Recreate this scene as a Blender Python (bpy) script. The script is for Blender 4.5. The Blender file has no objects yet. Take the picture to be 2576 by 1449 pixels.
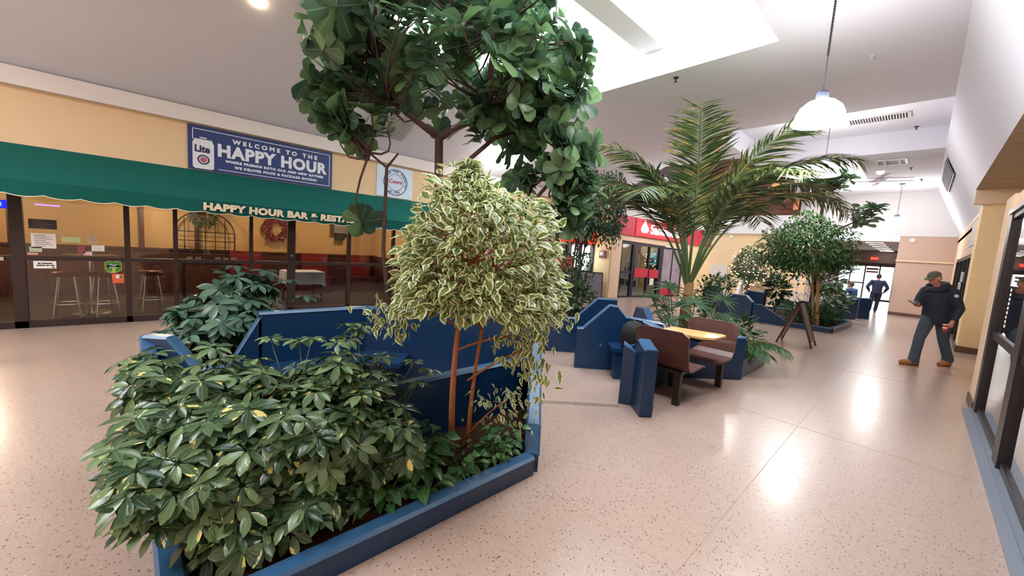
import bpy, bmesh, math, random
import numpy as np
from mathutils import Vector, Matrix
random.seed(7); rng = np.random.default_rng(7)
PI = math.pi
sc = bpy.context.scene
COL = sc.collection

# ---------------------------------------------------------------- camera
cam = bpy.data.cameras.new('camera'); cam_o = bpy.data.objects.new('camera', cam); COL.objects.link(cam_o)
cam.sensor_width = 36.0; cam.lens = 970.0 / 2576.0 * 36.0; cam.clip_start = 0.03; cam.clip_end = 200
_vp = np.array([2320 - 1288., -(693 - 724.5), -970.]); _nd = np.array([650 - 1288., -(10200 - 724.5), -970.])
_Y = _vp / np.linalg.norm(_vp); _D = _nd / np.linalg.norm(_nd); _Z = -(_D - (_D @ _Y) * _Y); _Z /= np.linalg.norm(_Z)
_X = np.cross(_Y, _Z)
M4 = Matrix(((_X[0], _X[1], _X[2], 0), (_Y[0], _Y[1], _Y[2], 0), (_Z[0], _Z[1], _Z[2], 1.65), (0, 0, 0, 1)))
cam_o.matrix_world = M4
sc.camera = cam_o

# ---------------------------------------------------------------- world, view
w = bpy.data.worlds.new('overcast_sky'); sc.world = w; w.use_nodes = True
bg = w.node_tree.nodes['Background']; bg.inputs[0].default_value = (0.86, 0.93, 1.0, 1); bg.inputs[1].default_value = 3.5
sc.view_settings.view_transform = 'Standard'; sc.view_settings.look = 'None'
sc.view_settings.gamma = 1.0; sc.view_settings.use_curve_mapping = False
sc.view_settings.exposure = 0.42
sc.cycles.use_denoising = True
sc.cycles.adaptive_threshold = 0.05
sc.cycles.max_bounces = 7; sc.cycles.diffuse_bounces = 4; sc.cycles.glossy_bounces = 3
sc.cycles.transparent_max_bounces = 12; sc.cycles.transmission_bounces = 4
sc.cycles.caustics_reflective = False; sc.cycles.caustics_refractive = False
sc.cycles.sample_clamp_indirect = 6.0

def area(name, loc, sx, sy, power, col=(1, 1, 1), rot=(0, 0, 0)):
    l = bpy.data.lights.new(name, 'AREA'); l.shape = 'RECTANGLE'; l.size = sx; l.size_y = sy; l.energy = power; l.color = col
    o = bpy.data.objects.new(name, l); COL.objects.link(o); o.location = loc; o.rotation_euler = rot
    return o
def point(name, loc, power, col=(1, 1, 1), r=0.1, parent=None):
    l = bpy.data.lights.new(name, 'POINT'); l.energy = power; l.color = col; l.shadow_soft_size = r
    o = bpy.data.objects.new(name, l); COL.objects.link(o); o.location = loc
    if parent: o.parent = parent
    return o
CEIL = 4.85
# daylight arriving through the roof glazing (diffusing panes) and through the entrance doors; last two are added fill
area('skylight_daylight', (-3.95, 3.9, 5.98), 4.2, 5.4, 330, (0.88, 0.95, 1.0))
area('skylight_daylight_far', (-2.7, 17.9, 5.98), 2.0, 5.6, 110, (0.93, 0.97, 1.0))
area('added_fill_behind', (-3.95, -4.6, 5.98), 4.2, 2.6, 480, (0.95, 0.97, 1.0))  # added light behind the camera, brightens the near floor and left side
area('clerestory_fill', (-7.0, 18.0, 7.9), 2.5, 4.0, 240, (0.9, 0.95, 1.0))  # added fill under the closed roof, brightens the dark shingles

# ---------------------------------------------------------------- material helpers
def lin(c):
    return tuple((x / 255 / 12.92 if x / 255 <= 0.04045 else ((x / 255 + 0.055) / 1.055) ** 2.4) for x in c) + (1,)
MATS = {}
def mat(name, c, rough=0.6, metal=0.0, spec=0.5, noise=0.0, nscale=6.0, bump=0.0, bscale=60.0, coat=0.0, emit=None, estr=0.0):
    if name in MATS: return MATS[name]
    m = bpy.data.materials.new(name); m.use_nodes = True; nt = m.node_tree; b = nt.nodes['Principled BSDF']
    b.inputs['Base Color'].default_value = lin(c); b.inputs['Roughness'].default_value = rough
    b.inputs['Metallic'].default_value = metal; b.inputs['Specular IOR Level'].default_value = spec
    b.inputs['Coat Weight'].default_value = coat; b.inputs['Coat Roughness'].default_value = 0.12
    tc = nt.nodes.new('ShaderNodeTexCoord')
    if noise:
        n = nt.nodes.new('ShaderNodeTexNoise'); n.inputs['Scale'].default_value = nscale; n.inputs['Detail'].default_value = 4
        nt.links.new(tc.outputs['Object'], n.inputs['Vector'])
        mx = nt.nodes.new('ShaderNodeMix'); mx.data_type = 'RGBA'
        mx.inputs['A'].default_value = tuple(v * (1 - noise) for v in lin(c)[:3]) + (1,)
        mx.inputs['B'].default_value = tuple(min(1, v * (1 + noise)) for v in lin(c)[:3]) + (1,)
        nt.links.new(n.outputs['Fac'], mx.inputs['Factor']); nt.links.new(mx.outputs['Result'], b.inputs['Base Color'])
    if bump:
        n2 = nt.nodes.new('ShaderNodeTexNoise'); n2.inputs['Scale'].default_value = bscale; n2.inputs['Detail'].default_value = 3
        nt.links.new(tc.outputs['Object'], n2.inputs['Vector'])
        bp = nt.nodes.new('ShaderNodeBump'); bp.inputs['Strength'].default_value = bump; bp.inputs['Distance'].default_value = 0.01
        nt.links.new(n2.outputs['Fac'], bp.inputs['Height']); nt.links.new(bp.outputs['Normal'], b.inputs['Normal'])
    if emit:
        b.inputs['Emission Color'].default_value = lin(emit); b.inputs['Emission Strength'].default_value = estr
    MATS[name] = m; return m
def wood(name, c1, c2, scale=3.0, rough=0.5, axis='Z'):
    m = mat(name, c1, rough); nt = m.node_tree; b = nt.nodes['Principled BSDF']
    tc = nt.nodes.new('ShaderNodeTexCoord'); mp = nt.nodes.new('ShaderNodeMapping')
    mp.inputs['Scale'].default_value = (12, 12, 1) if axis == 'Z' else ((1, 12, 12) if axis == 'X' else (12, 1, 12))
    n = nt.nodes.new('ShaderNodeTexNoise'); n.inputs['Scale'].default_value = scale; n.inputs['Detail'].default_value = 6
    cr = nt.nodes.new('ShaderNodeValToRGB'); cr.color_ramp.elements[0].position = 0.35; cr.color_ramp.elements[1].position = 0.7
    cr.color_ramp.elements[0].color = lin(c1); cr.color_ramp.elements[1].color = lin(c2)
    nt.links.new(tc.outputs['Object'], mp.inputs[0]); nt.links.new(mp.outputs[0], n.inputs['Vector'])
    nt.links.new(n.outputs['Fac'], cr.inputs[0]); nt.links.new(cr.outputs[0], b.inputs['Base Color'])
    return m
def leafmat(name, dark, light, edge=None, ethr=0.62, splash=None, sthr=0.68, rough=0.38, trans=0.3):
    m = bpy.data.materials.new(name); m.use_nodes = True; nt = m.node_tree; N = nt.nodes; L = nt.links
    b = N['Principled BSDF']; b.inputs['Roughness'].default_value = rough; b.inputs['Specular IOR Level'].default_value = 0.5
    at = N.new('ShaderNodeAttribute'); at.attribute_name = 'rnd'
    uv = N.new('ShaderNodeUVMap'); sp = N.new('ShaderNodeSeparateXYZ'); L.new(uv.outputs[0], sp.inputs[0])
    mx = N.new('ShaderNodeMix'); mx.data_type = 'RGBA'; mx.inputs['A'].default_value = lin(dark); mx.inputs['B'].default_value = lin(light)
    pw = N.new('ShaderNodeMath'); pw.operation = 'POWER'; pw.inputs[1].default_value = 1.6
    L.new(at.outputs['Fac'], pw.inputs[0]); L.new(pw.outputs[0], mx.inputs['Factor'])
    sb = N.new('ShaderNodeMath'); sb.operation = 'SUBTRACT'; sb.inputs[1].default_value = 0.5; L.new(sp.outputs['X'], sb.inputs[0])
    ab = N.new('ShaderNodeMath'); ab.operation = 'ABSOLUTE'; L.new(sb.outputs[0], ab.inputs[0])     # 0 at midrib, .5 at edge
    # pale midrib
    lt = N.new('ShaderNodeMath'); lt.operation = 'LESS_THAN'; lt.inputs[1].default_value = 0.025; L.new(ab.outputs[0], lt.inputs[0])
    ml = N.new('ShaderNodeMath'); ml.operation = 'MULTIPLY'; ml.inputs[1].default_value = 0.45; L.new(lt.outputs[0], ml.inputs[0])
    m2 = N.new('ShaderNodeMix'); m2.data_type = 'RGBA'; m2.inputs['B'].default_value = tuple(min(1, v * 1.8 + 0.03) for v in lin(light)[:3]) + (1,)
    L.new(ml.outputs[0], m2.inputs['Factor']); L.new(mx.outputs['Result'], m2.inputs['A'])
    last = m2
    if edge:
        cb = N.new('ShaderNodeCombineXYZ'); L.new(sp.outputs['X'], cb.inputs[0]); L.new(sp.outputs['Y'], cb.inputs[1])
        sc3 = N.new('ShaderNodeMath'); sc3.operation = 'MULTIPLY'; sc3.inputs[1].default_value = 37.0; L.new(at.outputs['Fac'], sc3.inputs[0]); L.new(sc3.outputs[0], cb.inputs[2])
        nz = N.new('ShaderNodeTexNoise'); nz.inputs['Scale'].default_value = 5.0; L.new(cb.outputs[0], nz.inputs['Vector'])
        ad = N.new('ShaderNodeMath'); ad.operation = 'MULTIPLY_ADD'; ad.inputs[1].default_value = 0.35; L.new(nz.outputs['Fac'], ad.inputs[0]); L.new(ab.outputs[0], ad.inputs[2])
        g = N.new('ShaderNodeMath'); g.operation = 'GREATER_THAN'; g.inputs[1].default_value = ethr - 0.1; L.new(ad.outputs[0], g.inputs[0])
        m3 = N.new('ShaderNodeMix'); m3.data_type = 'RGBA'; m3.inputs['B'].default_value = lin(edge)
        L.new(g.outputs[0], m3.inputs['Factor']); L.new(last.outputs['Result'], m3.inputs['A']); last = m3
    if splash:
        cb = N.new('ShaderNodeCombineXYZ'); L.new(sp.outputs['X'], cb.inputs[0]); L.new(sp.outputs['Y'], cb.inputs[1])
        sc3 = N.new('ShaderNodeMath'); sc3.operation = 'MULTIPLY'; sc3.inputs[1].default_value = 91.0; L.new(at.outputs['Fac'], sc3.inputs[0]); L.new(sc3.outputs[0], cb.inputs[2])
        nz = N.new('ShaderNodeTexNoise'); nz.inputs['Scale'].default_value = 1.1; nz.inputs['Detail'].default_value = 3; L.new(cb.outputs[0], nz.inputs['Vector'])
        g = N.new('ShaderNodeMath'); g.operation = 'GREATER_THAN'; g.inputs[1].default_value = sthr; L.new(nz.outputs['Fac'], g.inputs[0])
        m3 = N.new('ShaderNodeMix'); m3.data_type = 'RGBA'; m3.inputs['B'].default_value = lin(splash)
        L.new(g.outputs[0], m3.inputs['Factor']); L.new(last.outputs['Result'], m3.inputs['A']); last = m3
    L.new(last.outputs['Result'], b.inputs['Base Color'])
    tr = N.new('ShaderNodeBsdfTranslucent'); L.new(last.outputs['Result'], tr.inputs['Color'])
    ms = N.new('ShaderNodeMixShader'); ms.inputs[0].default_value = trans
    L.new(b.outputs[0], ms.inputs[1]); L.new(tr.outputs[0], ms.inputs[2]); L.new(ms.outputs[0], N['Material Output'].inputs['Surface'])
    MATS[name] = m; return m
def glassmat(name, tint=(235, 240, 238), refl=0.14, dark=0.9):
    m = bpy.data.materials.new(name); m.use_nodes = True; nt = m.node_tree; N = nt.nodes; L = nt.links
    N.remove(N['Principled BSDF'])
    t = N.new('ShaderNodeBsdfTransparent'); t.inputs[0].default_value = tuple(v * dark for v in lin(tint)[:3]) + (1,)
    g = N.new('ShaderNodeBsdfGlossy'); g.inputs['Roughness'].default_value = 0.02
    lw = N.new('ShaderNodeLayerWeight'); lw.inputs[0].default_value = 0.35
    ma = N.new('ShaderNodeMath'); ma.operation = 'MULTIPLY_ADD'; ma.inputs[1].default_value = 0.6; ma.inputs[2].default_value = refl
    L.new(lw.outputs['Fresnel'], ma.inputs[0])
    ms = N.new('ShaderNodeMixShader'); L.new(ma.outputs[0], ms.inputs[0]); L.new(t.outputs[0], ms.inputs[1]); L.new(g.outputs[0], ms.inputs[2])
    L.new(ms.outputs[0], N['Material Output'].inputs['Surface']); MATS[name] = m; return m
def floormat():
    m = bpy.data.materials.new('terrazzo'); m.use_nodes = True; nt = m.node_tree; N = nt.nodes; L = nt.links; b = N['Principled BSDF']
    tc = N.new('ShaderNodeTexCoord')
    big = N.new('ShaderNodeTexNoise'); big.inputs['Scale'].default_value = 0.9; big.inputs['Detail'].default_value = 3; L.new(tc.outputs['Object'], big.inputs['Vector'])
    base = N.new('ShaderNodeMix'); base.data_type = 'RGBA'; base.inputs['A'].default_value = lin((172, 148, 132)); base.inputs['B'].default_value = lin((184, 162, 152))
    L.new(big.outputs['Fac'], base.inputs['Factor']); last = base.outputs['Result']
    for scl, thr, colr, kk in ((58, 0.18, (104, 80, 66), 0.2), (95, 0.15, (140, 108, 90), 0.35), (70, 0.13, (212, 198, 188), 0.18), (40, 0.09, (92, 66, 56), 0.3)):
        v = N.new('ShaderNodeTexVoronoi'); v.inputs['Scale'].default_value = scl; v.inputs['Randomness'].default_value = 1.0
        dn = N.new('ShaderNodeTexNoise'); dn.inputs['Scale'].default_value = scl * 1.3; L.new(tc.outputs['Object'], dn.inputs['Vector'])
        va = N.new('ShaderNodeVectorMath'); va.operation = 'MULTIPLY_ADD'; va.inputs[1].default_value = (.9 / scl,) * 3; L.new(dn.outputs['Color'], va.inputs[0]); L.new(tc.outputs['Object'], va.inputs[2]); L.new(va.outputs[0], v.inputs['Vector'])
        sepc = N.new('ShaderNodeSeparateColor'); L.new(v.outputs['Color'], sepc.inputs[0])
        a = N.new('ShaderNodeMath'); a.operation = 'LESS_THAN'; a.inputs[1].default_value = kk; L.new(sepc.outputs[0], a.inputs[0])
        d = N.new('ShaderNodeMath'); d.operation = 'LESS_THAN'; d.inputs[1].default_value = thr * 1.6; L.new(v.outputs['Distance'], d.inputs[0])
        mu = N.new('ShaderNodeMath'); mu.operation = 'MULTIPLY'; L.new(a.outputs[0], mu.inputs[0]); L.new(d.outputs[0], mu.inputs[1])
        mx = N.new('ShaderNodeMix'); mx.data_type = 'RGBA'; mx.inputs['B'].default_value = lin(colr)
        L.new(mu.outputs[0], mx.inputs['Factor']); L.new(last, mx.inputs['A']); last = mx.outputs['Result']
    L.new(last, b.inputs['Base Color']); b.inputs['Roughness'].default_value = 0.3; b.inputs['Specular IOR Level'].default_value = 0.45
    b.inputs['Coat Weight'].default_value = 0.4; b.inputs['Coat Roughness'].default_value = 0.17
    return m
def emat(name, c, s):
    m = bpy.data.materials.new(name); m.use_nodes = True; nt = m.node_tree; N = nt.nodes
    N.remove(N['Principled BSDF']); e = N.new('ShaderNodeEmission'); e.inputs[0].default_value = lin(c); e.inputs[1].default_value = s
    nt.links.new(e.outputs[0], N['Material Output'].inputs['Surface']); MATS[name] = m; return m

CEILM = mat('ceiling_plaster', (222, 222, 232), 0.9, spec=0.1, bump=0.15, bscale=30)
CORN = mat('cornice_plaster', (228, 220, 214), 0.85, spec=0.1)
YEL = mat('tan_wall_paint', (228, 196, 156), 0.8, spec=0.15, noise=0.03, nscale=3)
YEL2 = mat('yellow_wall_paint', (242, 216, 170), 0.8, spec=0.15, noise=0.08, nscale=9)
CREAM = mat('cream_wall_paint', (226, 200, 172), 0.8, spec=0.15)
PINK = mat('beige_wall_paint', (196, 170, 154), 0.8, spec=0.15)
WHT = mat('white_paint', (224, 222, 222), 0.8, spec=0.15)
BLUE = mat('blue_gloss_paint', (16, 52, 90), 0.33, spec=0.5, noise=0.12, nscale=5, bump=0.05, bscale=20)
BLUE_LIT = mat('blue_cap_lit_tone', (48, 88, 126), 0.3, spec=0.5, noise=0.25, nscale=14)  # same blue as the walls, lightened as if lit from above
SOIL = mat('brown_mulch', (62, 40, 30), 0.95, spec=0.1, noise=0.6, nscale=40, bump=1.0, bscale=50)
BRZ = mat('dark_bronze_metal', (52, 38, 34), 0.45, metal=0.2, spec=0.4)
BRZ2 = mat('black_bronze_metal', (38, 30, 32), 0.4, metal=0.2, spec=0.5)
GLASS = glassmat('window_glass', refl=0.05)
GLASS2 = glassmat('door_glass_right', refl=0.3, dark=0.6)
CHR = mat('brushed_steel', (190, 185, 180), 0.3, metal=1.0)
BLK = mat('black_plastic', (24, 22, 26), 0.45)
FLOOR = floormat()
DKFL = mat('dark_carpet', (62, 46, 40), 0.9)
GREY = mat('grey_metal_sill', (128, 136, 148), 0.45, metal=0.3)
BASEM = mat('brown_vinyl_base', (92, 70, 62), 0.5)
PAPER = mat('white_paper', (228, 222, 218), 0.8)

# ---------------------------------------------------------------- mesh builder
class MB:
    def __init__(s): s.v = []; s.f = []; s.m = []
    def add(s, vs, fs, mi=0):
        k = len(s.v); s.v += [tuple(v) for v in vs]; s.f += [tuple(i + k for i in f) for f in fs]; s.m += [mi] * len(fs); return s
    def box(s, c, sz, rz=0.0, mi=0, rx=0.0, ry=0.0):
        R = Matrix.Rotation(rz, 3, 'Z') @ Matrix.Rotation(ry, 3, 'Y') @ Matrix.Rotation(rx, 3, 'X')
        vs = []
        for dx in (-.5, .5):
            for dy in (-.5, .5):
                for dz in (-.5, .5): vs.append(Vector(c) + R @ Vector((dx * sz[0], dy * sz[1], dz * sz[2])))
        return s.add(vs, [(0, 1, 3, 2), (4, 6, 7, 5), (0, 4, 5, 1), (2, 3, 7, 6), (0, 2, 6, 4), (1, 5, 7, 3)], mi)
    def bb(s, x0, x1, y0, y1, z0, z1, mi=0):
        return s.box(((x0 + x1) / 2, (y0 + y1) / 2, (z0 + z1) / 2), (abs(x1 - x0), abs(y1 - y0), abs(z1 - z0)), 0, mi)
    def prism(s, poly, z0, z1, mi=0):
        n = len(poly); vs = [(x, y, z0) for x, y in poly] + [(x, y, z1) for x, y in poly]
        fs = [tuple(range(n))[::-1], tuple(range(n, 2 * n))] + [(i, (i + 1) % n, n + (i + 1) % n, n + i) for i in range(n)]
        return s.add(vs, fs, mi)
    def slab(s, A, B, poly, th, mi=0, side=0.0):
        """vertical panel: poly of (u,z) along A->B, extruded th; side shifts it"""
        A = Vector((A[0], A[1], 0)); d = (Vector((B[0], B[1], 0)) - A).normalized(); n = Vector((d.y, -d.x, 0))
        k = len(poly); o0 = side - th / 2; o1 = side + th / 2
        vs = [A + d * u + n * o0 + Vector((0, 0, z)) for u, z in poly] + [A + d * u + n * o1 + Vector((0, 0, z)) for u, z in poly]
        fs = [tuple(range(k))[::-1], tuple(range(k, 2 * k))] + [(i, (i + 1) % k, k + (i + 1) % k, k + i) for i in range(k)]
        return s.add(vs, fs, mi)
    def tube(s, pts, rad, n=8, mi=0, ell=1.0, cap=True):
        pts = [Vector(p) for p in pts]; m = len(pts)
        if not hasattr(rad, '__len__'): rad = [rad] * m
        vs = []; up = None
        for i, p in enumerate(pts):
            t = (pts[min(i + 1, m - 1)] - pts[max(i - 1, 0)])
            if t.length < 1e-9: t = Vector((0, 0, 1))
            t.normalize()
            if up is None:
                up = Vector((0, 1, 0)) if abs(t.y) < 0.9 else Vector((1, 0, 0))
            a = t.cross(up)
            if a.length < 1e-6: a = t.cross(Vector((1, 0, 0)))
            a.normalize(); b = a.cross(t).normalized(); up = b
            r = rad[i]; rx, ry = r if hasattr(r, '__len__') else (r, r * ell)
            for k in range(n):
                th = 2 * PI * k / n; vs.append(p + a * (rx * math.cos(th)) + b * (ry * math.sin(th)))
        fs = [(i * n + k, i * n + (k + 1) % n, (i + 1) * n + (k + 1) % n, (i + 1) * n + k) for i in range(m - 1) for k in range(n)]
        if cap: fs += [tuple(range(n))[::-1], tuple(range((m - 1) * n, m * n))]
        return s.add(vs, fs, mi)
    def lathe(s, prof, c=(0, 0, 0), n=24, mi=0, close=False):
        vs = [(c[0] + r * math.cos(2 * PI * k / n), c[1] + r * math.sin(2 * PI * k / n), c[2] + z) for r, z in prof for k in range(n)]
        fs = [(i * n + k, i * n + (k + 1) % n, (i + 1) * n + (k + 1) % n, (i + 1) * n + k) for i in range(len(prof) - 1) for k in range(n)]
        if prof[0][0] > 1e-4 and close: fs.append(tuple(range(n))[::-1])
        if prof[-1][0] > 1e-4 and close: fs.append(tuple(range((len(prof) - 1) * n, len(prof) * n)))
        return s.add(vs, fs, mi)
    def build(s, name, mats, parent=None, smooth=False, bevel=0.0):
        me = bpy.data.meshes.new(name); me.from_pydata(s.v, [], s.f)
        for m in (mats if isinstance(mats, (list, tuple)) else [mats]): me.materials.append(m)
        me.polygons.foreach_set('material_index', s.m)
        if smooth: me.polygons.foreach_set('use_smooth', [True] * len(s.f))
        me.update(); o = bpy.data.objects.new(name, me); COL.objects.link(o)
        bm = bmesh.new(); bm.from_mesh(me); bmesh.ops.recalc_face_normals(bm, faces=bm.faces); bm.to_mesh(me); bm.free()
        if parent is not None:
            o.parent = parent
            if parent.type == 'EMPTY' or True: o.location = -Vector(PLOC.get(parent.name, (0, 0, 0))) if PLOC.get(parent.name) else (0, 0, 0)
        if bevel:
            b = o.modifiers.new('bevel', 'BEVEL'); b.width = bevel; b.segments = 2; b.limit_method = 'ANGLE'
        return o
PLOC = {}
def tag(o, label, cat, group=None, kind=None):
    if label: o['label'] = label
    if cat: o['category'] = cat
    if group: o['group'] = group
    if kind: o['kind'] = kind
    return o
def thing(name, label, cat, loc=(0, 0, 0), group=None):
    """Empty at the thing's base; parts are built in world coordinates and shifted by PLOC"""
    o = bpy.data.objects.new(name, None); COL.objects.link(o); o.location = loc; o.empty_display_size = 0.1
    PLOC[o.name] = tuple(loc) if any(loc) else None
    return tag(o, label, cat, group)
def struct(o): o['kind'] = 'structure'; return o
def copytree(o, loc, rz=None, label=None, group=None):
    r = o.copy(); COL.objects.link(r); r.location = loc
    if rz is not None: r.rotation_euler = (0, 0, rz)
    if label: r['label'] = label
    if group: r['group'] = group
    for ch in list(o.children):
        c = ch.copy(); COL.objects.link(c); c.parent = r
        for g in list(ch.children):
            d = g.copy(); COL.objects.link(d); d.parent = c
    return r
def text(name, body, origin, dx, dz, size, m, parent=None, bold=0.0, align='LEFT', depth=0.004, sx=1.0, spacing=1.0, width=0.0, height=0.0):
    """flat lettering: dx = reading direction, dz = up direction (world)"""
    cu = bpy.data.curves.new(name, 'FONT'); cu.body = body; cu.size = size; cu.align_x = align; cu.extrude = depth; cu.offset = bold; cu.space_character = spacing
    cu.resolution_u = 3
    t = bpy.data.objects.new(name, cu); COL.objects.link(t)
    dg = bpy.context.evaluated_depsgraph_get(); me = bpy.data.meshes.new_from_object(t.evaluated_get(dg))
    bpy.data.objects.remove(t); bpy.data.curves.remove(cu)
    me.materials.clear(); me.materials.append(m)
    if width:
        vx = [v.co.x for v in me.vertices]; vy = [v.co.y for v in me.vertices]; x0_ = min(vx); kx = width / (max(vx) - x0_); ky = height / (max(vy) - min(vy)) if height else 1; y0_ = min(vy) if height else 0
        for v in me.vertices: v.co.x = (v.co.x - x0_) * kx; v.co.y = (v.co.y - y0_) * ky
        sx = 1.0
    X = Vector(dx).normalized(); Z = Vector(dz).normalized(); Nn = X.cross(Z)
    Mx = Matrix(((X.x * sx, Z.x, Nn.x, origin[0]), (X.y * sx, Z.y, Nn.y, origin[1]), (X.z * sx, Z.z, Nn.z, origin[2]), (0, 0, 0, 1)))
    nw = len(body.split()); groups = [None]
    if nw > 1:      # one mesh per word: cut at the widest gaps
        iv = sorted((min(me.vertices[i].co.x for i in p.vertices), max(me.vertices[i].co.x for i in p.vertices)) for p in me.polygons)
        gaps = []; hi = iv[0][1]
        for a_, b_ in iv:
            if a_ > hi: gaps.append((a_ - hi, (a_ + hi) / 2))
            hi = max(hi, b_)
        cuts = sorted(g[1] for g in sorted(gaps, reverse=True)[:nw - 1]); edges = [-1e9] + cuts + [1e9]; groups = list(zip(edges[:-1], edges[1:]))
    o = None
    for g in groups:
        m3 = me.copy()
        if g:
            bm = bmesh.new(); bm.from_mesh(m3); bmesh.ops.delete(bm, geom=[v for v in bm.verts if not g[0] < v.co.x < g[1]], context='VERTS'); bm.to_mesh(m3); bm.free()
        m3.transform(Mx); m3.name = name
        o = bpy.data.objects.new(name, m3); COL.objects.link(o)
        if parent is not None:
            o.parent = parent
            if PLOC.get(parent.name): o.location = -Vector(PLOC[parent.name])
    bpy.data.meshes.remove(me)
    return o

# ================================================================ STRUCTURE
def rects(x0, x1, y0, y1, z, holes, up=False):
    xs = sorted({x0, x1, *[h[0] for h in holes], *[h[1] for h in holes]}); ys = sorted({y0, y1, *[h[2] for h in holes], *[h[3] for h in holes]})
    xs = [x for x in xs if x0 <= x <= x1]; ys = [y for y in ys if y0 <= y <= y1]
    vs = []; fs = []; idx = {}
    def vi(i, j):
        if (i, j) not in idx: idx[(i, j)] = len(vs); vs.append((xs[i], ys[j], z))
        return idx[(i, j)]
    for i in range(len(xs) - 1):
        for j in range(len(ys) - 1):
            cx = (xs[i] + xs[i + 1]) / 2; cy = (ys[j] + ys[j + 1]) / 2
            if any(h[0] < cx < h[1] and h[2] < cy < h[3] for h in holes): continue
            fs.append((vi(i, j), vi(i + 1, j), vi(i + 1, j + 1), vi(i, j + 1)))
    return vs, fs
YB = -6.5   # where the added back wall closes the hall
fl = MB(); fl.bb(-9.0, 2.2, YB, 21.8, -0.2, 0); fl.bb(-3.6, 2.2, 21.8, 32.0, -0.2, 0)
struct(fl.build('floor', FLOOR))
b = MB(); b.bb(-14.5, -9.0, -5, 14, -0.2, 0.0); struct(b.build('floor_bar', DKFL))
b = MB(); b.bb(-14.0, -9.0, 14, 24, -0.2, 0.0); b.bb(2.2, 6, YB, 14, -0.2, 0); struct(b.build('floor_shops', DKFL))
b = MB()
for a in (-0.7,): b.bb(a - .002, a + .002, 0.4, 21.5, 0, 0.0015)
for y in (1.45, 4.9, 8.4): b.bb(-1.75, 0.52, y - .002, y + .002, 0, 0.0015)
for y in (2.0,): b.bb(-1.7, -0.7, y - .003, y + .003, 0, 0.001)
struct(b.build('trim_1', mat('floor_joint', (170, 144, 130), 0.5)))
b = MB()
for k in (0, 1):
    A = Vector((-2.69 + .03 * k, 3.13 - .03 * k, 0)); Bp = Vector((-2.12 + .03 * k, 3.76 - .03 * k, 0)); d = (Bp - A).normalized(); n = Vector((d.y, -d.x, 0)) * .005
    b.add([A - n + Vector((0, 0, .002)), Bp - n + Vector((0, 0, .002)), Bp + n + Vector((0, 0, .002)), A + n + Vector((0, 0, .002))], [(0, 1, 2, 3)])
struct(b.build('trim_2', mat('dark_slot', (60, 50, 46), 0.6)))

SK = [(-6.1, -1.8, 1.2, 6.65), (-3.7, -1.7, 15.1, 20.7), (-6.1, -1.8, -6.0, -3.2)]  # third opening, behind the camera, is added for fill light
WOOD_H = (-9.3, -4.15, 13.3, 21.8); REC = (-4.0, 0.03, 10.5, 14.5)
vs, fs = rects(-6.6, 0.02, YB, 21.8, CEIL, SK + [(-9.3, -4.15, 13.3, 21.8), REC])
b = MB(); b.add(vs, fs)
# left slope from the cornice to the flat, right steep slope down to the storefronts
b.add([(-9, YB, 3.7), (-9, 13.3, 3.7), (-6.6, 13.3, CEIL), (-6.6, YB, CEIL)], [(0, 1, 2, 3)])
b.add([(0.02, YB, CEIL), (0.02, 21.8, CEIL), (0.74, 21.8, 3.14), (0.74, 13.15, 3.2), (0.57, 13.15, 3.57), (0.57, YB, 3.57)], [(0, 1, 2, 3, 4, 5)])
# recess with raised ceiling
x0, x1, y0, y1 = REC; zr = 5.4
b.add([(x0, y0, zr), (x1, y0, zr), (x1, y1, zr), (x0, y1, zr), (x0, y0, CEIL), (x1, y0, CEIL), (x1, y1, CEIL), (x0, y1, CEIL)], [(0, 1, 2, 3), (0, 1, 5, 4), (1, 2, 6, 5), (2, 3, 7, 6), (3, 0, 4, 7)])
struct(b.build('ceiling', CEILM))
# skylight shafts, white
SHW = mat('skylight_shaft_white', (238, 238, 240), 0.8)
b = MB()
for x0, x1, y0, y1 in SK:
    zt = 6.0
    q = [(x0, y0), (x1, y0), (x1, y1), (x0, y1)]
    for i in range(4):
        a, c = q[i], q[(i + 1) % 4]; b.add([(a[0], a[1], CEIL), (c[0], c[1], CEIL), (c[0], c[1], zt), (a[0], a[1], zt)], [(0, 1, 2, 3)])
struct(b.build('trim_3', SHW))
b = MB()
b.bb(-3.95, -3.55, 1.2, 6.65, 5.3, 5.65)
tag(b.build('roof_beam', SHW), 'grey painted beam crossing the large bright skylight above the trees', 'beam')
# cove strip along the right wall: tile soffit
TILE = mat('acoustic_tile', (184, 166, 146), 0.95, spec=0.05, noise=0.1, nscale=50)
b = MB(); b.bb(0.57, 6.0, YB, 13.15, 3.57, 3.62); struct(b.build('ceiling_tiles', TILE))
b = MB()
for y in np.arange(YB, 13.1, 0.61): b.bb(0.58, 2.2, y - .008, y + .008, 3.562, 3.571)
b.bb(1.17, 1.19, YB, 13.1, 3.562, 3.571)
struct(b.build('trim_4', mat('tile_grid', (176, 160, 140), 0.8)))

# left wall (bar side)
b = MB(); b.bb(-9.12, -9.0, YB, 12.9, 2.45, 3.72)      # fascia above the storefronts
b.bb(-9.12, -9.0, YB, -4.6, 0, 2.45)
struct(b.build('wall_left', YEL))
b = MB(); b.bb(-9.0, -8.9, YB, 12.9, 3.45, 3.7); b.bb(-9.0, -8.9, 12.9, 13.3, 3.45, 3.7); struct(b.build('trim_5', CORN))
b = MB(); b.bb(-9.12, -9.0, 5.4, 10.2, 0, 2.45); struct(b.build('wall_left_middle', PINK))
b = MB(); b.bb(-9.12, -9.0, 12.9, 13.5, 0, 3.72); b.slab((-9.0, 12.9), (-8.2, 12.84), [(0, 0), (.8, 0), (.8, 3.45), (0, 3.45)], .1); struct(b.build('wall_left_yellow', YEL2))
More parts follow.
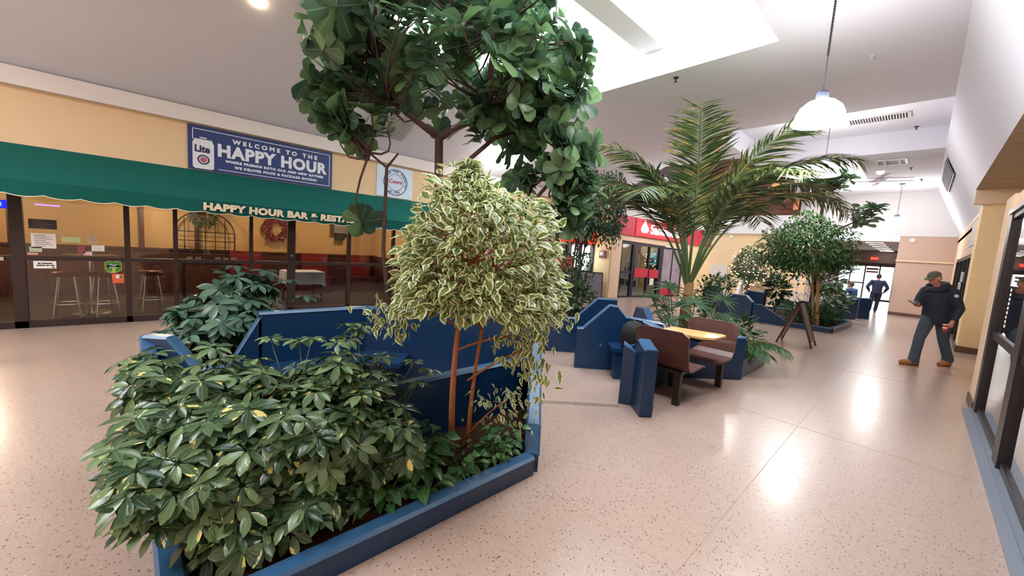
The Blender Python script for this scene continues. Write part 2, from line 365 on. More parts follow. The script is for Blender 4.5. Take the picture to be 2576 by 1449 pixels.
# added wall behind the camera to stop sky light leaking in, and end walls
b = MB(); b.bb(-9.1, 2.2, YB - .1, YB, 0, 4.9); struct(b.build('wall_back_added', CREAM))
# far wall Y = 21.8
b = MB()
b.bb(-0.78, 2.2, 21.8, 21.95, 0, 2.18); b.bb(-0.78, 2.2, 21.78, 21.93, 2.18, 3.14)
struct(b.build('wall_far', PINK))
b = MB(); b.bb(-4.15, 0.8, 21.76, 21.9, 3.14, 4.86); b.bb(-9.3, -4.15, 21.7, 21.9, 3.14, 4.02)
struct(b.build('wall_far_upper', WHT))
b = MB(); b.bb(-9, -3.6, 21.8, 21.95, 0, 3.14); struct(b.build('wall_far_left', YEL))
b = MB(); b.bb(-0.78, 0.74, 21.77, 21.8, 0, 0.12); b.bb(0.70, 1.06, 13.12, 13.15, 0, 0.14); b.bb(0.69, 0.72, 13.15, 13.9, 0, .14)
struct(b.build('baseboard_right', BASEM))
b = MB(); b.bb(-0.8, 0.74, 21.74, 21.78, 2.14, 2.2); struct(b.build('trim_6', CREAM))
# corridor beyond
b = MB(); b.bb(-0.78, -0.66, 21.95, 32, 0, 3.2); struct(b.build('wall_corridor_right', PINK))
b = MB(); b.bb(-3.72, -3.6, 21.95, 32, 0, 3.2); struct(b.build('wall_corridor_left', CREAM))
b = MB(); b.bb(-3.7, -0.7, 21.8, 32, 2.92, 3.0); struct(b.build('ceiling_corridor', CEILM))
b = MB(); b.bb(-3.6, -0.78, 31.9, 32, 2.0, 2.92); struct(b.build('wall_end', mat('corridor_end_wall', (150, 132, 124), 0.8)))

# right side
b = MB(); b.bb(0.63, 0.78, 7.42, 8.08, 0, 2.68); b.bb(0.66, 0.80, YB, 7.42, 2.42, 2.68); b.bb(.78, 6.0, YB, 8.08, 2.62, 2.68); b.bb(0.63, .8, YB, 1.8, 0, 2.42)
b.bb(.78, 2.2, 8.0, 8.08, 0, 2.62)
struct(b.build('wall_right', CREAM))
b = MB(); b.bb(0.61, 0.63, 7.42, 8.1, 0, 0.12); struct(b.build('baseboard_near', BASEM))
b = MB(); b.bb(0.72, 2.2, 13.15, 13.9, 0, 3.3); b.bb(2.15, 2.25, 8.0, 13.2, 0, 3.57); b.bb(2.2, 6.0, 13.1, 13.2, 2.6, 3.57); struct(b.build('wall_right_pillar', YEL2))
b = MB(); b.bb(0.58, 2.2, 13.1, 13.25, 3.26, 3.58); struct(b.build('trim_7', CREAM))
b = MB(); b.bb(0.75, 0.85, 13.9, 21.8, 2.2, 3.2); b.bb(0.75, .85, 19.8, 21.8, 0, 2.2); struct(b.build('wall_right_far', CREAM))
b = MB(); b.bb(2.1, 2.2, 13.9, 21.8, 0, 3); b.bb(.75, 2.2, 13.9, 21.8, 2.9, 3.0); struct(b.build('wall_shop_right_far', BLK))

# ---- storefront frames
def frame_run(name, X, ys, widths, z0, z1, rail, m, n, depth=.08):
    b = MB()
    for y, wd in zip(ys, widths): b.bb(X - depth / 2, X + depth / 2, y - wd / 2, y + wd / 2, 0, z1)
    a, c = min(ys), max(ys)
    b.bb(X - depth / 2, X + depth / 2, a, c, 0, z0); b.bb(X - depth / 2, X + depth / 2, a, c, z1 - .06, z1)
    for r in rail: b.bb(X - depth / 2 + .004, X + depth / 2 - .004, a, c, r - .03, r + .03)
    return b
bar_ys = [-4.6, -3.2, -1.38, -.25, .35, 1.46, 2.16, 3.33, 4.4, 5.4]
fr = frame_run('w', -9.0, bar_ys, [.1, .1, .13, .07, .06, .06, .14, .07, .07, .1], .1, 2.5, [1.04], BRZ, 0)
wf = struct(fr.build('window_1', BRZ))
b = MB(); b.add([(-9.0, -1.38, .1), (-9.0, 5.4, .1), (-9.0, 5.4, 2.45), (-9.0, -1.38, 2.45)], [(0, 1, 2, 3)]); b.build('window_pane', GLASS, wf)
b = MB()
for y in (2.16,): b.lathe([(0, .0), (.02, 0), (.02, .03), (0, .03)], (-8.95, y, 1.18), 10)
b.build('door_lock', CHR, wf)
df = MB(); df.bb(-8.95, -8.92, -3.1, -1.5, 1.0, 1.05); df.build('push_bar', CHR, wf)
# bar room shell
b = MB(); b.bb(-12.7, -12.6, -5, 5.6, 1.08, 2.75); b.bb(-12.6, -9.1, -5.1, -5, 1.08, 2.75); b.bb(-12.6, -9.1, 5.5, 5.6, 1.08, 2.75)
struct(b.build('wall_bar', mat('ochre_bar_wall', (196, 156, 104), 0.7, noise=0.05, nscale=2)))
WDK = wood('dark_wainscot', (66, 34, 26), (92, 48, 34), 2, 0.4)
b = MB(); b.bb(-12.7, -12.58, -5, 5.6, 0, 1.08); b.bb(-12.6, -9.1, -5.1, -4.98, 0, 1.08); b.bb(-12.6, -9.1, 5.48, 5.6, 0, 1.08)
b.bb(-12.57, -12.54, -5, 5.6, 1.05, 1.1)
for y in (-2.0, -0.1, .9): b.bb(-12.57, -12.5, y - .04, y + .04, 1.08, 2.7)
struct(b.build('trim_8', WDK))
b = MB(); b.bb(-12.7, -9.1, -5.1, 5.6, 2.7, 2.8); struct(b.build('ceiling_bar', mat('bar_ceiling', (120, 96, 70), 0.9)))
# left neighbour shop
s2 = frame_run('w', -9.0, [10.2, 11.2, 12.0, 12.85], [.12, .1, .1, .14], .4, 2.3, [.95], BRZ2, 0)
ws = struct(s2.build('window_2', mat('teal_black_frame', (34, 48, 60), .5)))
MB().add([(-9.0, 10.2, .3), (-9.0, 12.85, .3), (-9.0, 12.85, 2.3), (-9.0, 10.2, 2.3)], [(0, 1, 2, 3)]).build('window_pane', GLASS, ws)
b = MB(); b.bb(-9.05, -8.98, 10.2, 12.85, 0, .4); struct(b.build('trim_9', CREAM))
b = MB(); b.bb(-12.0, -11.9, 9, 13.6, 0, 2.8); b.bb(-12, -9.1, 9, 9.1, 0, 2.8); b.bb(-12, -9.1, 13.4, 13.5, 0, 2.8); b.bb(-12, -9.1, 9, 13.5, 2.75, 2.85)
struct(b.build('wall_shop_left', mat('shop_inside', (176, 170, 160), 0.8)))

# bank front: plane from A along d
SA = Vector((-8.13, 13.34, 0)); SD = Vector((0.1797, 0.9837, 0)); SN = Vector((SD.y, -SD.x, 0))
SB = SA + SD * 6
def sp(u, z, off=0.0): return SA + SD * u + SN * off + Vector((0, 0, z))
b = MB()
b.slab(SA, SB, [(-.5, 0), (.03, 0), (.03, 2.25), (4.05, 2.12), (4.05, 0), (4.35, 0), (4.35, 2.3), (6.05, 2.3), (6.05, 2.45), (-.5, 2.5)], .12)
struct(b.build('wall_bank', CREAM))
b = MB(); b.slab(SA, SB, [(4.35, 0), (6.4, 0), (6.4, 2.32), (4.35, 2.32)], .1, side=-.04); struct(b.build('wall_bank_side', YEL2))
b = MB(); b.slab(SA, SB, [(-.55, 3.1), (6.4, 3.0), (6.4, 3.75), (4.3, 3.62), (-.55, 3.62)], .22)
struct(b.build('trim_10', WHT))
# bank interior shell
b = MB(); b.slab(SA, SB, [(-.5, 0), (6.4, 0), (6.4, 3), (-.5, 3)], .05, side=-2.6); struct(b.build('wall_bank_inside', mat('bank_inside', (120, 108, 104), .8)))
b = MB(); b.slab(SA, SB, [(-.5, 2.6), (6.4, 2.6), (6.4, 2.65), (-.5, 2.65)], 2.6, side=-1.35); struct(b.build('ceiling_bank', WHT))
b = MB()
for u0, u1 in ((0.03, .10), (.72, .9), (1.72, 1.80), (2.42, 2.66), (3.28, 3.34), (3.98, 4.05)): b.slab(SA, SB, [(u0, 0), (u1, 0), (u1, 2.2), (u0, 2.22)], .1)
b.slab(SA, SB, [(.03, 2.12), (4.05, 2.02), (4.05, 2.1), (.03, 2.22)], .1); b.slab(SA, SB, [(.03, 0), (4.05, 0), (4.05, .06), (.03, .06)], .1)
b.slab(SA, SB, [(.03, .98), (.72, .98), (.72, 1.04), (.03, 1.04)], .09)
wb = struct(b.build('window_3', mat('bank_frame', (28, 32, 52), .4)))
MB().slab(SA, SB, [(.05, .05), (2.5, .05), (2.5, 2.1), (.05, 2.15)], .01).build('window_pane', GLASS, wb)

# wood clerestory above the ceiling
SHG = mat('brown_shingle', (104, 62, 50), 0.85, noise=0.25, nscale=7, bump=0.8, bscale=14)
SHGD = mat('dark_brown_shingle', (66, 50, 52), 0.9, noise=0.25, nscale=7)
x0, x1, y0, y1 = WOOD_H; x0 = -9.3
b = MB()
def quad(b, p, mi=0): b.add(p, [tuple(range(len(p)))], mi)
quad(b, [(x0, y1, 4.0), (x1, y1, 4.0), (x1, y1, 8), (x0, y1, 8)])
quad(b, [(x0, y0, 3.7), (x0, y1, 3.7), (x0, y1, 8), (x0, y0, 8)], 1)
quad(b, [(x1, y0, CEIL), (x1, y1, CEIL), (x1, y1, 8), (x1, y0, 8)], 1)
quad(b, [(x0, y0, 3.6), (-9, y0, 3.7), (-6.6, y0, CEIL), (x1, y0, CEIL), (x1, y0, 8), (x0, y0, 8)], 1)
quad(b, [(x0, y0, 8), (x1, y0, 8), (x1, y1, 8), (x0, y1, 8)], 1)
for i, z in enumerate(np.arange(4.1, 8, .22)): b.bb(x0, x1, y1 - .03 - .0, y1, z, z + .19, 0)
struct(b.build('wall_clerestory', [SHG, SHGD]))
OAK = wood('oak_panel', (186, 118, 66), (206, 140, 84), 2, 0.45); OAKD = wood('oak_dark', (92, 52, 36), (110, 64, 44), 2, .5)
loc_l = [(-9.05, 14.85, 4.55, .85, .6), (-4.4, 14.8, 4.62, .95, .75), (-4.4, 18.2, 5.15, 1.1, .5), (-4.4, 20.3, 5.0, 1.1, .3), (-4.3, 21.5, 4.7, 1.0, .4)]
LB = ['oak louvre box hanging at the left corner of the wooden clerestory', 'wide oak louvre box hanging behind the palm fronds', 'oak louvre box hanging beside the white dome lamp in the clerestory', 'narrow oak louvre box with a bright edge, hanging in the clerestory', 'oak louvre box nearest the far tree, hanging in the clerestory']
for i, (x, y, z, hh, wd) in enumerate(loc_l):
    t = thing('louvre_box', LB[i], 'louvre', (x, y, z), 'oak louvre boxes in the clerestory')
    MB().box((x, y, z), (.12, max(.3, wd * .6), hh), .6).build('side_board', OAKD, t)
    MB().box((x + .04, y - .17, z), (max(.2, wd * .5), .04, hh - .02), .25).build('face_board', OAK, t)
    MB().box((x, y, z + hh / 2 + .9), (.03, .03, 1.8)).build('hanger', BLK, t)

# entrance doors at the end of the corridor
b = MB()
YE = 31.0
for x, wd in ((-3.6, .1), (-3.0, .05), (-2.35, .06), (-1.72, .06), (-1.1, .06), (-.8, .08)): b.bb(x - wd / 2, x + wd / 2, YE, YE + .08, 0, 2.1)
b.bb(-3.6, -.78, YE, YE + .1, 2.0, 2.2); b.bb(-3.6, -2.35, YE, YE + .08, .95, 1.02); b.bb(-1.1, -.78, YE, YE + .08, .95, 1.02); b.bb(-3.6, -.78, YE, YE + .08, 0, .08)
ed = struct(b.build('door_1', mat('exit_frame', (70, 48, 58), .5)))
b = MB(); b.bb(-3.6, -.78, YE + .03, YE + .04, .08, 2.0); b.build('door_glass', GLASS, ed)
b = MB(); b.bb(-3.6, -.78, YE + .0, YE + .1, 2.2, 2.92); struct(b.build('wall_over_doors', mat('door_header', (140, 124, 122), .8)))
b = MB(); b.bb(-5.5, 1, 31.4, 45, -.2, -.0); struct(b.build('floor_outside', mat('pale_concrete', (214, 214, 216), .9)))
b = MB(); b.bb(-2.3, -1.78, YE - .02, YE, 1.62, 1.72); b.bb(-2.3, -1.78, YE - .02, YE, 1.78, 1.9); tag(b.build('door_notice', mat('red_brown_notice', (150, 90, 84), .6)), 'brown banded notice across the glass of the far exit door', 'notice')
area('entrance_daylight', (-2.2, 31.5, 1.3), 2.6, 2.0, 70, (1, 1, 1), (PI / 2, 0, PI))

# ================================================================ AWNING, SIGNS
AWN = mat('green_canvas', (22, 92, 84), 0.85, spec=0.15, noise=0.06, nscale=30)
AWE = mat('cream_piping', (226, 214, 190), .7)
aw = thing('awning', 'long green canvas awning with scalloped cream edged valance over the bar front', 'awning', (-9, 1.5, 1.9))
b = MB(); ya, yb = -4.6, 5.4
zt0, zt1 = 2.19, 2.0   # front crease
def zc(y): return 2.12 - 0.0 * (y)
b.add([(-8.995, ya, 2.66), (-8.995, yb, 2.66), (-8.2, yb, 2.08), (-8.2, ya, 2.14)], [(0, 1, 2, 3)])
b.add([(-8.995, ya, 2.64), (-8.995, yb, 2.64), (-8.215, yb, 2.06), (-8.215, ya, 2.12)], [(0, 1, 2, 3)])
b.add([(-8.995, yb, 2.66), (-8.2, yb, 2.08), (-8.2, yb, 1.86), (-8.99, yb, 1.9)], [(0, 1, 2, 3)])
b.build('canopy', AWN, aw)
n = 20 * 12; vs = []; fs = []; ed_pts = []
per = .34
for i in range(n + 1):
    y = ya + (yb - ya) * i / n; t = (y - ya) / (yb - ya)
    zb = 1.945 - .07 * t + .034 * abs(math.sin(PI * y / per)) ** .8 * -1 + .02
    vs += [(-8.195, y, 2.14 - .06 * t), (-8.25 + .012 * math.sin(y * 4.1), y, zb), (-8.207, y, 2.14 - .06 * t), (-8.262 + .012 * math.sin(y * 4.1), y, zb)]
    ed_pts.append((-8.254 + .012 * math.sin(y * 4.1), y, zb))
for i in range(n):
    a = 4 * i; c = a + 4; fs += [(a, c, c + 1, a + 1), (a + 2, a + 3, c + 3, c + 2)]
b = MB(); b.add(vs, fs); b.build('valance', AWN, aw)
b = MB(); b.tube(ed_pts, .008, 5); b.build('piping', AWE, aw)
LET = mat('cream_lettering', (236, 218, 190), .6)
text('lettering', 'HAPPY HOUR BAR & RESTAURANT', (-8.212, .675, 1.942), (0, 1, 0), (.25, 0, 1), .145, LET, aw, bold=.009, spacing=1.08, width=2.98, height=.13)

NAVY = mat('navy_sign', (38, 56, 112), .5); SWH = mat('sign_white', (226, 230, 238), .5)
sg = thing('banner_sign', 'navy blue rectangular WELCOME TO THE HAPPY HOUR sign with beer can above the awning', 'sign', (-8.98, 1.74, 2.68))
MB().bb(-8.995, -8.975, .54, 2.93, 2.67, 3.43).build('board', [NAVY], sg)
b = MB()
for y0_, y1_, z0_, z1_ in ((.60, 2.88, 3.36, 3.372), (.96, 2.88, 2.715, 2.727), (.60, .612, 3.18, 3.372), (2.868, 2.88, 2.715, 3.372)): b.bb(-8.974, -8.968, y0_, y1_, z0_, z1_)
b.build('border', SWH, sg)
kw = dict(dx=(0, 1, 0), dz=(0, 0, 1), m=SWH, parent=sg)
text('lettering', 'WELCOME TO THE', (-8.97, 1.17, 3.215), size=.12, bold=.006, spacing=1.62, width=1.46, height=.085, **kw)
text('lettering', 'HAPPY HOUR', (-8.97, .955, 2.945), size=.33, bold=.016, spacing=1.1, width=1.87, height=.235, **kw)
text('lettering', 'WHERE FRIENDS BOTH OLD AND NEW GATHER', (-8.97, 1.06, 2.86), size=.066, bold=.004, spacing=1.2, width=1.70, height=.05, **kw)
text('lettering', 'WE DELIVER FOOD & PACKAGE GOODS!', (-8.97, 1.2, 2.77), size=.066, bold=.004, spacing=1.2, width=1.42, height=.052, **kw)
b = MB()
can = [(.60, 2.72), (.63, 2.69), (.87, 2.69), (.90, 2.72), (.90, 3.13), (.87, 3.2), (.63, 3.2), (.60, 3.13)]
b.add([(-8.966, y, z) for y, z in can], [tuple(range(8))]); b.box((-8.966, .75, 3.225), (.006, .1, .02)); b.build('beer_can', SWH, sg)
def disc(b, c, r, X, n=28, mi=0, rin=0.0, ax='x'):
    y, z = c
    vs = [(X, y + r * math.cos(2 * PI * k / n), z + r * math.sin(2 * PI * k / n)) for k in range(n)]
    if rin:
        vs += [(X, y + rin * math.cos(2 * PI * k / n), z + rin * math.sin(2 * PI * k / n)) for k in range(n)]
        return b.add(vs, [(k, (k + 1) % n, n + (k + 1) % n, n + k) for k in range(n)], mi)
    return b.add(vs, [tuple(range(n))], mi)
b = MB(); disc(b, (.75, 2.85), .085, -8.9625, mi=0); disc(b, (.75, 2.85), .062, -8.961, mi=1); disc(b, (.75, 2.85), .05, -8.96, mi=2)
b.build('roundel', [mat('navy_ring', (40, 40, 84), .5), SWH, mat('dull_red', (190, 92, 104), .5)], sg)
text('lettering', 'Lite', (-8.963, .625, 2.98), (0, 1, 0), (0, 0, 1), .165, mat('navy_letter', (36, 42, 84), .5), sg, bold=.006, sx=.86)
s2_ = thing('round_logo_sign', 'white square sign with a round ringed beer emblem above the awning, behind the thin trunk', 'sign', (-8.98, 4.4, 2.7))
MB().bb(-8.995, -8.975, 3.93, 4.85, 2.68, 3.4).build('board', mat('pale_sign', (206, 220, 234), .5, noise=.1, nscale=5), s2_)
b = MB(); disc(b, (4.4, 3.04), .31, -8.972, rin=.29, mi=0); disc(b, (4.4, 3.04), .2, -8.972, rin=.19, mi=0); b.build('ring', mat('slate_blue', (62, 74, 110), .5), s2_)
RED = mat('script_red', (180, 60, 70), .5)
text('lettering', 'Coors', (-8.97, 4.23, 3.02), (0, 1, 0), (0, 0, 1), .13, RED, s2_, bold=.002)
for k, ch in enumerate('BORN IN THE ROCKIES'):
    a = math.radians(200 - 220 * k / 18)
    if ch != ' ': text('lettering', ch, (-8.97, 4.4 + .235 * math.cos(a), 3.04 + .235 * math.sin(a)), (0, math.sin(a), -math.cos(a)), (0, math.cos(a), math.sin(a)), .07, MATS['slate_blue'], s2_, align='CENTER')
text('lettering', 'EST. 1978', (-8.97, 4.22, 2.79), (0, 1, 0), (0, 0, 1), .07, MATS['slate_blue'], s2_)

# window papers on the bar glass
def sticker(name, label, cat, y, z, wy, hz, m, X=-8.96):
    o = MB().bb(X, X + .004, y - wy / 2, y + wy / 2, z - hz / 2, z + hz / 2).build(name, m); return tag(o, label, cat)
INK = mat('ink_grey', (120, 118, 126), .8)
def page(label, y, z, wy, hz, lines, m=PAPER, name='paper_notice', X=-8.96):
    t = thing(name, label, 'notice', (X, y, z - hz / 2))
    MB().bb(X, X + .003, y - wy / 2, y + wy / 2, z - hz / 2, z + hz / 2).build('sheet', m, t)
    b = MB()
    for k in range(lines):
        zz = z + hz * (.36 - .72 * k / max(1, lines - 1)); b.bb(X + .003, X + .005, y - wy * .36, y + wy * (.1 + .25 * ((k * 7) % 3) / 2), zz - hz * .018, zz + hz * .018)
    if lines: b.build('print', INK, t)
    return t
page('largest white letter page on the bar window near the entrance', -1.13, 1.30, .24, .22, 7)
page('pale green strip notice on the bar window', -.86, 1.335, .19, .085, 0, mat('pale_green_paper', (186, 196, 150), .8))
page('small pale green card at the left edge of the bar window', -1.21, 1.17, .12, .075, 2, mat('green_card', (178, 190, 160), .8))
page('little pink strip below the green card on the bar window', -1.24, 1.105, .1, .03, 0, mat('pink_strip', (206, 150, 140), .8))
t = page('white sign with two dark text lines below the bar window rail', -1.13, .945, .22, .11, 0)
b = MB()
for k, (y0_, y1_, z_) in enumerate(((-1.2, -1.17, .965), (-1.16, -1.06, .965), (-1.21, -1.13, .935), (-1.12, -1.09, .935), (-1.08, -1.04, .935), (-1.06, -1.04, .905))): b.bb(-8.957, -8.954, y0_, y1_, z_ - .008, z_ + .008)
b.build('print', BLK, t)
page('dark brown slatted menu card high on the bar window', -1.13, 1.545, .27, .14, 5, mat('dark_menu', (52, 42, 46), .6))
page('white card with blue corner on the bar window, beside the small stickers', -.58, 1.215, .14, .095, 3)
page('faint white sheet higher on the bar window', -.64, 1.35, .1, .13, 4, mat('faint_sheet', (196, 170, 140), .8))
page('small red and white sticker on the bar window', -.69, 1.13, .09, .06, 1, mat('pink_sticker', (206, 170, 176), .8))
page('dark red sticker cluster on the bar window', -.76, 1.19, .08, .12, 0, mat('maroon_sticker', (140, 70, 66), .7))
cl = thing('clover_sticker', 'green four leaf clover sticker reading Play Here on the bar window', 'sticker', (-8.96, -.42, .83))
b = MB()
for dy, dz in ((-.042, .035), (.042, .035), (-.042, -.03), (.042, -.03)):
    disc(b, (-.42 + dy, .93 + dz), .056, -8.957, mi=1); disc(b, (-.42 + dy, .93 + dz), .049, -8.9565, mi=0)
b.bb(-8.958, -8.956, -.43, -.40, .83, .9, 1)
b.build('clover', [mat('clover_green', (54, 120, 50), .6), mat('clover_edge', (176, 190, 60), .6)], cl)
text('lettering', 'Play', (-8.9555, -.42, .94), (0, 1, 0), (0, 0, 1), .045, PAPER, cl, align='CENTER'); text('lettering', 'Here', (-8.9555, -.42, .9), (0, 1, 0), (0, 0, 1), .045, PAPER, cl, align='CENTER')
t = page('orange square sticker below the green clover on the bar window', -.37, .735, .135, .15, 0, mat('orange_card', (214, 92, 52), .6))
b = MB(); disc(b, (-.37, .765), .03, -8.955); disc(b, (-.34, .76), .02, -8.9545, mi=1); b.build('logo', [PAPER, MATS['clover_green']], t)
NEON = emat('purple_neon', (130, 90, 255), 4.0)
tag(MB().bb(-9.6, -9.58, -1.28, -1.02, 1.83, 1.85).build('neon_tube', NEON), 'short violet neon tube glowing inside the bar above the menu card', 'light')
ledt = thing('led_sign', 'blue lit sign high in the open bar doorway at the left edge', 'sign', (-9.3, -1.9, 1.75))
MB().bb(-9.33, -9.3, -2.3, -1.5, 1.74, 1.86).build('panel', mat('led_panel', (14, 14, 60), .5, emit=(20, 30, 220), estr=1.2), ledt)
b = MB()
for k in range(16): b.bb(-9.299, -9.294, -2.25 + k * .045, -2.225 + k * .045, 1.77 + .02 * ((k * 5) % 3), 1.83)
b.build('lit_dots', emat('led_blue', (90, 120, 255), 2.5), ledt)

# bar furniture
REDV = mat('red_vinyl', (120, 30, 22), .4)
def stool():
    t = thing('bar_stool', 'x', 'stool', (0, 0, 0), 'steel stools inside the bar')
    MB().lathe([(0, .70), (.17, .70), (.19, .73), (.17, .77), (0, .775)], n=20).build('seat', REDV, t, smooth=True)
    for k in range(4):
        a = PI / 4 + k * PI / 2
        MB().tube([(.12 * math.cos(a), .12 * math.sin(a), .7), (.22 * math.cos(a), .22 * math.sin(a), 0)], .012, 6).build('leg', CHR, t)
    b = MB(); b.tube([(.19 * math.cos(2 * PI * k / 16), .19 * math.sin(2 * PI * k / 16), .24) for k in range(17)], .01, 5, cap=False); b.build('foot_ring', CHR, t)
    return t
st = stool(); st.location = (-9.75, -1.0, 0); st['label'] = 'steel bar stool behind the glass, below the large white page'
copytree(st, (-9.7, -.58, 0), .4, 'steel bar stool behind the glass, nearer the clover sticker', 'steel stools inside the bar')
copytree(st, (-10.0, .02, 0), .2, 'steel bar stool behind the glass, right of the thick mullion', 'steel stools inside the bar')
ta = thing('bar_table', 'tall steel legged bar table behind the door glass', 'table', (-10.1, -.8, 0))
MB().lathe([(0, 1.0), (.35, 1.0), (.35, 1.04), (0, 1.04)], (-10.1, -.75, 0), 28, close=True).build('tabletop', mat('dark_laminate', (70, 44, 36), .4), ta)
MB().tube([(-10.1, -.75, 1.0), (-10.1, -.75, .03)], .04, 10).build('pedestal', CHR, ta); MB().lathe([(0, 0), (.25, 0), (.22, .03), (0, .03)], (-10.1, -.75, 0), 20).build('base', CHR, ta)
for i, y in enumerate((1.9, 3.6, 4.9)):
    t = thing('restaurant_booth', ['red backed booth seat behind the white draped table', 'red backed booth seat in the middle of the bar', 'red backed booth seat at the right end of the bar'][i], 'seat', (-12.1, y, 0), 'red booth seats in the bar')
    MB().bb(-12.5, -12.35, y - .35, y + .35, .0, 1.1).build('backrest', REDV, t); MB().bb(-12.35, -11.8, y - .35, y + .35, 0, .45).build('seat', mat('dark_red_vinyl', (84, 26, 22), .5), t)
CLOTH = mat('white_cloth', (214, 214, 228), .8)
tb = thing('dining_table', 'dark dining table under a white cloth in the bar', 'table', (-10.6, 2.8, 0))
MB().bb(-10.95, -10.25, 2.4, 3.2, .70, .73).build('tabletop', MATS['dark_laminate'], tb)
for dx in (-.3, .3):
    for dy in (-.35, .35): MB().bb(-10.6 + dx - .02, -10.6 + dx + .02, 2.8 + dy - .02, 2.8 + dy + .02, 0, .70).build('leg', BLK, tb)
def cloth(cx, cy, z, sx, sy, drop, label):
    b = MB(); n = 24; top = []; bot = []
    per_ = []
    for k in range(n):
        t = k / n * 4; s_ = int(t); f = t - s_
        px, py = [(-1 + 2 * f, -1), (1, -1 + 2 * f), (1 - 2 * f, 1), (-1, 1 - 2 * f)][s_]
        per_.append((px, py))
    vs = [(cx + px * sx, cy + py * sy, z) for px, py in per_] + [(cx + px * (sx + .02 + .02 * math.sin(k * 2.3)), cy + py * (sy + .02 + .02 * math.cos(k * 1.9)), z - drop - (.06 if k % 6 == 0 else 0)) for k, (px, py) in enumerate(per_)]
    b.add(vs, [tuple(range(n))] + [(k, (k + 1) % n, n + (k + 1) % n, n + k) for k in range(n)])
    return tag(b.build('tablecloth', CLOTH), label, 'tablecloth')
cloth(-10.6, 2.8, .74, .37, .42, .3, 'white cloth draped over the dining table inside the bar')
wr = thing('arched_rack', 'black arched wire rack against the ochre wall inside the bar', 'rack', (-12.45, 1.0, .9))
b = MB(); X = -12.4
arc = [(X, .45, .9)] + [(X, 1.05 - .6 * math.cos(PI * k / 14), 1.5 + .55 * math.sin(PI * k / 14)) for k in range(15)] + [(X, 1.65, .9)]
b.tube(arc, .018, 6)
b.build('arch_frame', BLK, wr)
b = MB()
for y in (.65, .85, 1.05, 1.25, 1.45): b.tube([(X, y, .9), (X, y, 1.5 + .5 * math.sin(math.acos(max(-1, min(1, (1.05 - y) / .6)))))], .01, 4)
for z in (1.1, 1.32, 1.54): b.tube([(X, .45, z), (X, 1.65, z)], .01, 4)
b.build('wires', BLK, wr)
for i, (y, z, r, c, lb) in enumerate(((1.0, 1.95, .3, (70, 66, 44), 'dark green dried wreath hanging over the arched rack'), (2.6, 1.75, .36, (96, 26, 36), 'dark red wreath hanging on the ochre bar wall'))):
    b = MB()
    for k in range(150):
        a = random.uniform(0, 2 * PI); rr = r * random.uniform(.45, 1.0)
        b.box((-12.38 + random.uniform(-.02, .1), y + rr * math.cos(a), z + rr * math.sin(a)), (.02, .1, .035), 0, 0, random.uniform(0, 6), random.uniform(-.5, .5))
    tag(b.build('wreath', mat('wreath_%d' % i, c, .9)), lb, 'wreath')
for i, (y, z) in enumerate(((1.15, 1.0), (1.3, 1.0), (1.45, 1.0), (.8, 1.0), (.65, 1.0))):
    b = MB(); b.bb(-11.0, -10.98, y - .05, y + .05, z - .12, z)
    tag(b.build('menu_card', PAPER), 'folded white napkin card standing in a row inside the bar', 'card', 'white cards on the bar rail')
t = thing('rail_shelf', 'dark shelf rail carrying the white cards inside the bar', 'shelf', (-11, 1.05, 0)); MB().bb(-11.1, -10.9, .5, 1.6, .84, .88).build('board', WDK, t)
for y in (.55, 1.55): MB().bb(-11.03, -10.97, y - .03, y + .03, 0, .84).build('leg', WDK, t)
for i, (x, y, z, c) in enumerate(((-11.4, .2, 2.25, 48), (-11.2, 2.2, 2.3, 40), (-11.2, 4.2, 2.3, 40), (-11.2, -2.2, 2.3, 44))):
    o = thing('ceiling_lamp', 'small warm ceiling lamp inside the bar', 'lamp', (x, y, z), 'warm lamps in the bar')
    MB().lathe([(.0, .1), (.1, .1), (.16, -.02), (0, -.02)], (x, y, z), 16).build('shade', mat('amber_glass', (250, 200, 130), .5, emit=(255, 190, 110), estr=3), o); MB().tube([(x, y, z + .1), (x, y, 2.7)], .01, 5).build('stem', BLK, o)
    point('bar_lamp', (x, y, z - .12), c, (1.0, .80, .56), .12)
hd = thing('wall_heater', 'grey bracketed unit hanging high on the ochre bar wall', 'unit', (-12.4, 4.3, 1.9))
MB().bb(-12.58, -12.25, 4.1, 4.55, 1.75, 2.2).build('casing', mat('grey_unit', (96, 88, 84), .5), hd); MB().bb(-12.55, -12.3, 4.2, 4.42, 1.55, 1.75).build('bracket', BLK, hd)

# neighbour shop: lit panel, red band
ls = thing('lightbox', 'bright white lit menu box in the dark framed shop window beyond the trees', 'sign', (-9.2, 12.2, 1.0))
MB().bb(-9.22, -9.1, 11.75, 12.75, 1.25, 1.95).build('upper_panel', emat('lightbox_white', (240, 248, 255), 5), ls); MB().bb(-9.22, -9.1, 11.75, 12.6, .98, 1.22).build('lower_panel', MATS['lightbox_white'], ls)
tag(MB().bb(-8.97, -8.9, 10.25, 11.55, 1.0, 1.5).build('red_band', mat('orange_red_sign', (214, 70, 54), .5)), 'orange red sign band on the shop front behind the dark ficus', 'sign')
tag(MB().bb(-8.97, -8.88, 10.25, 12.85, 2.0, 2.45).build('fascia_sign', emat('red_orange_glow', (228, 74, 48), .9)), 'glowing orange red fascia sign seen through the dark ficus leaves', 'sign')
pw_ = thing('wall_plaque', 'small framed red and white plaque on the yellow wall beside the bank', 'plaque', tuple(sp(-.9, 1.6)))
b = MB(); c = Vector((-8.62, 12.82, 1.62)); 
b.slab((-8.95, 12.87), (-8.2, 12.80), [(.3, 1.5), (.62, 1.5), (.62, 1.78), (.3, 1.78)], .03, side=.075); b.build('frame', mat('maroon', (120, 44, 48), .5), pw_)
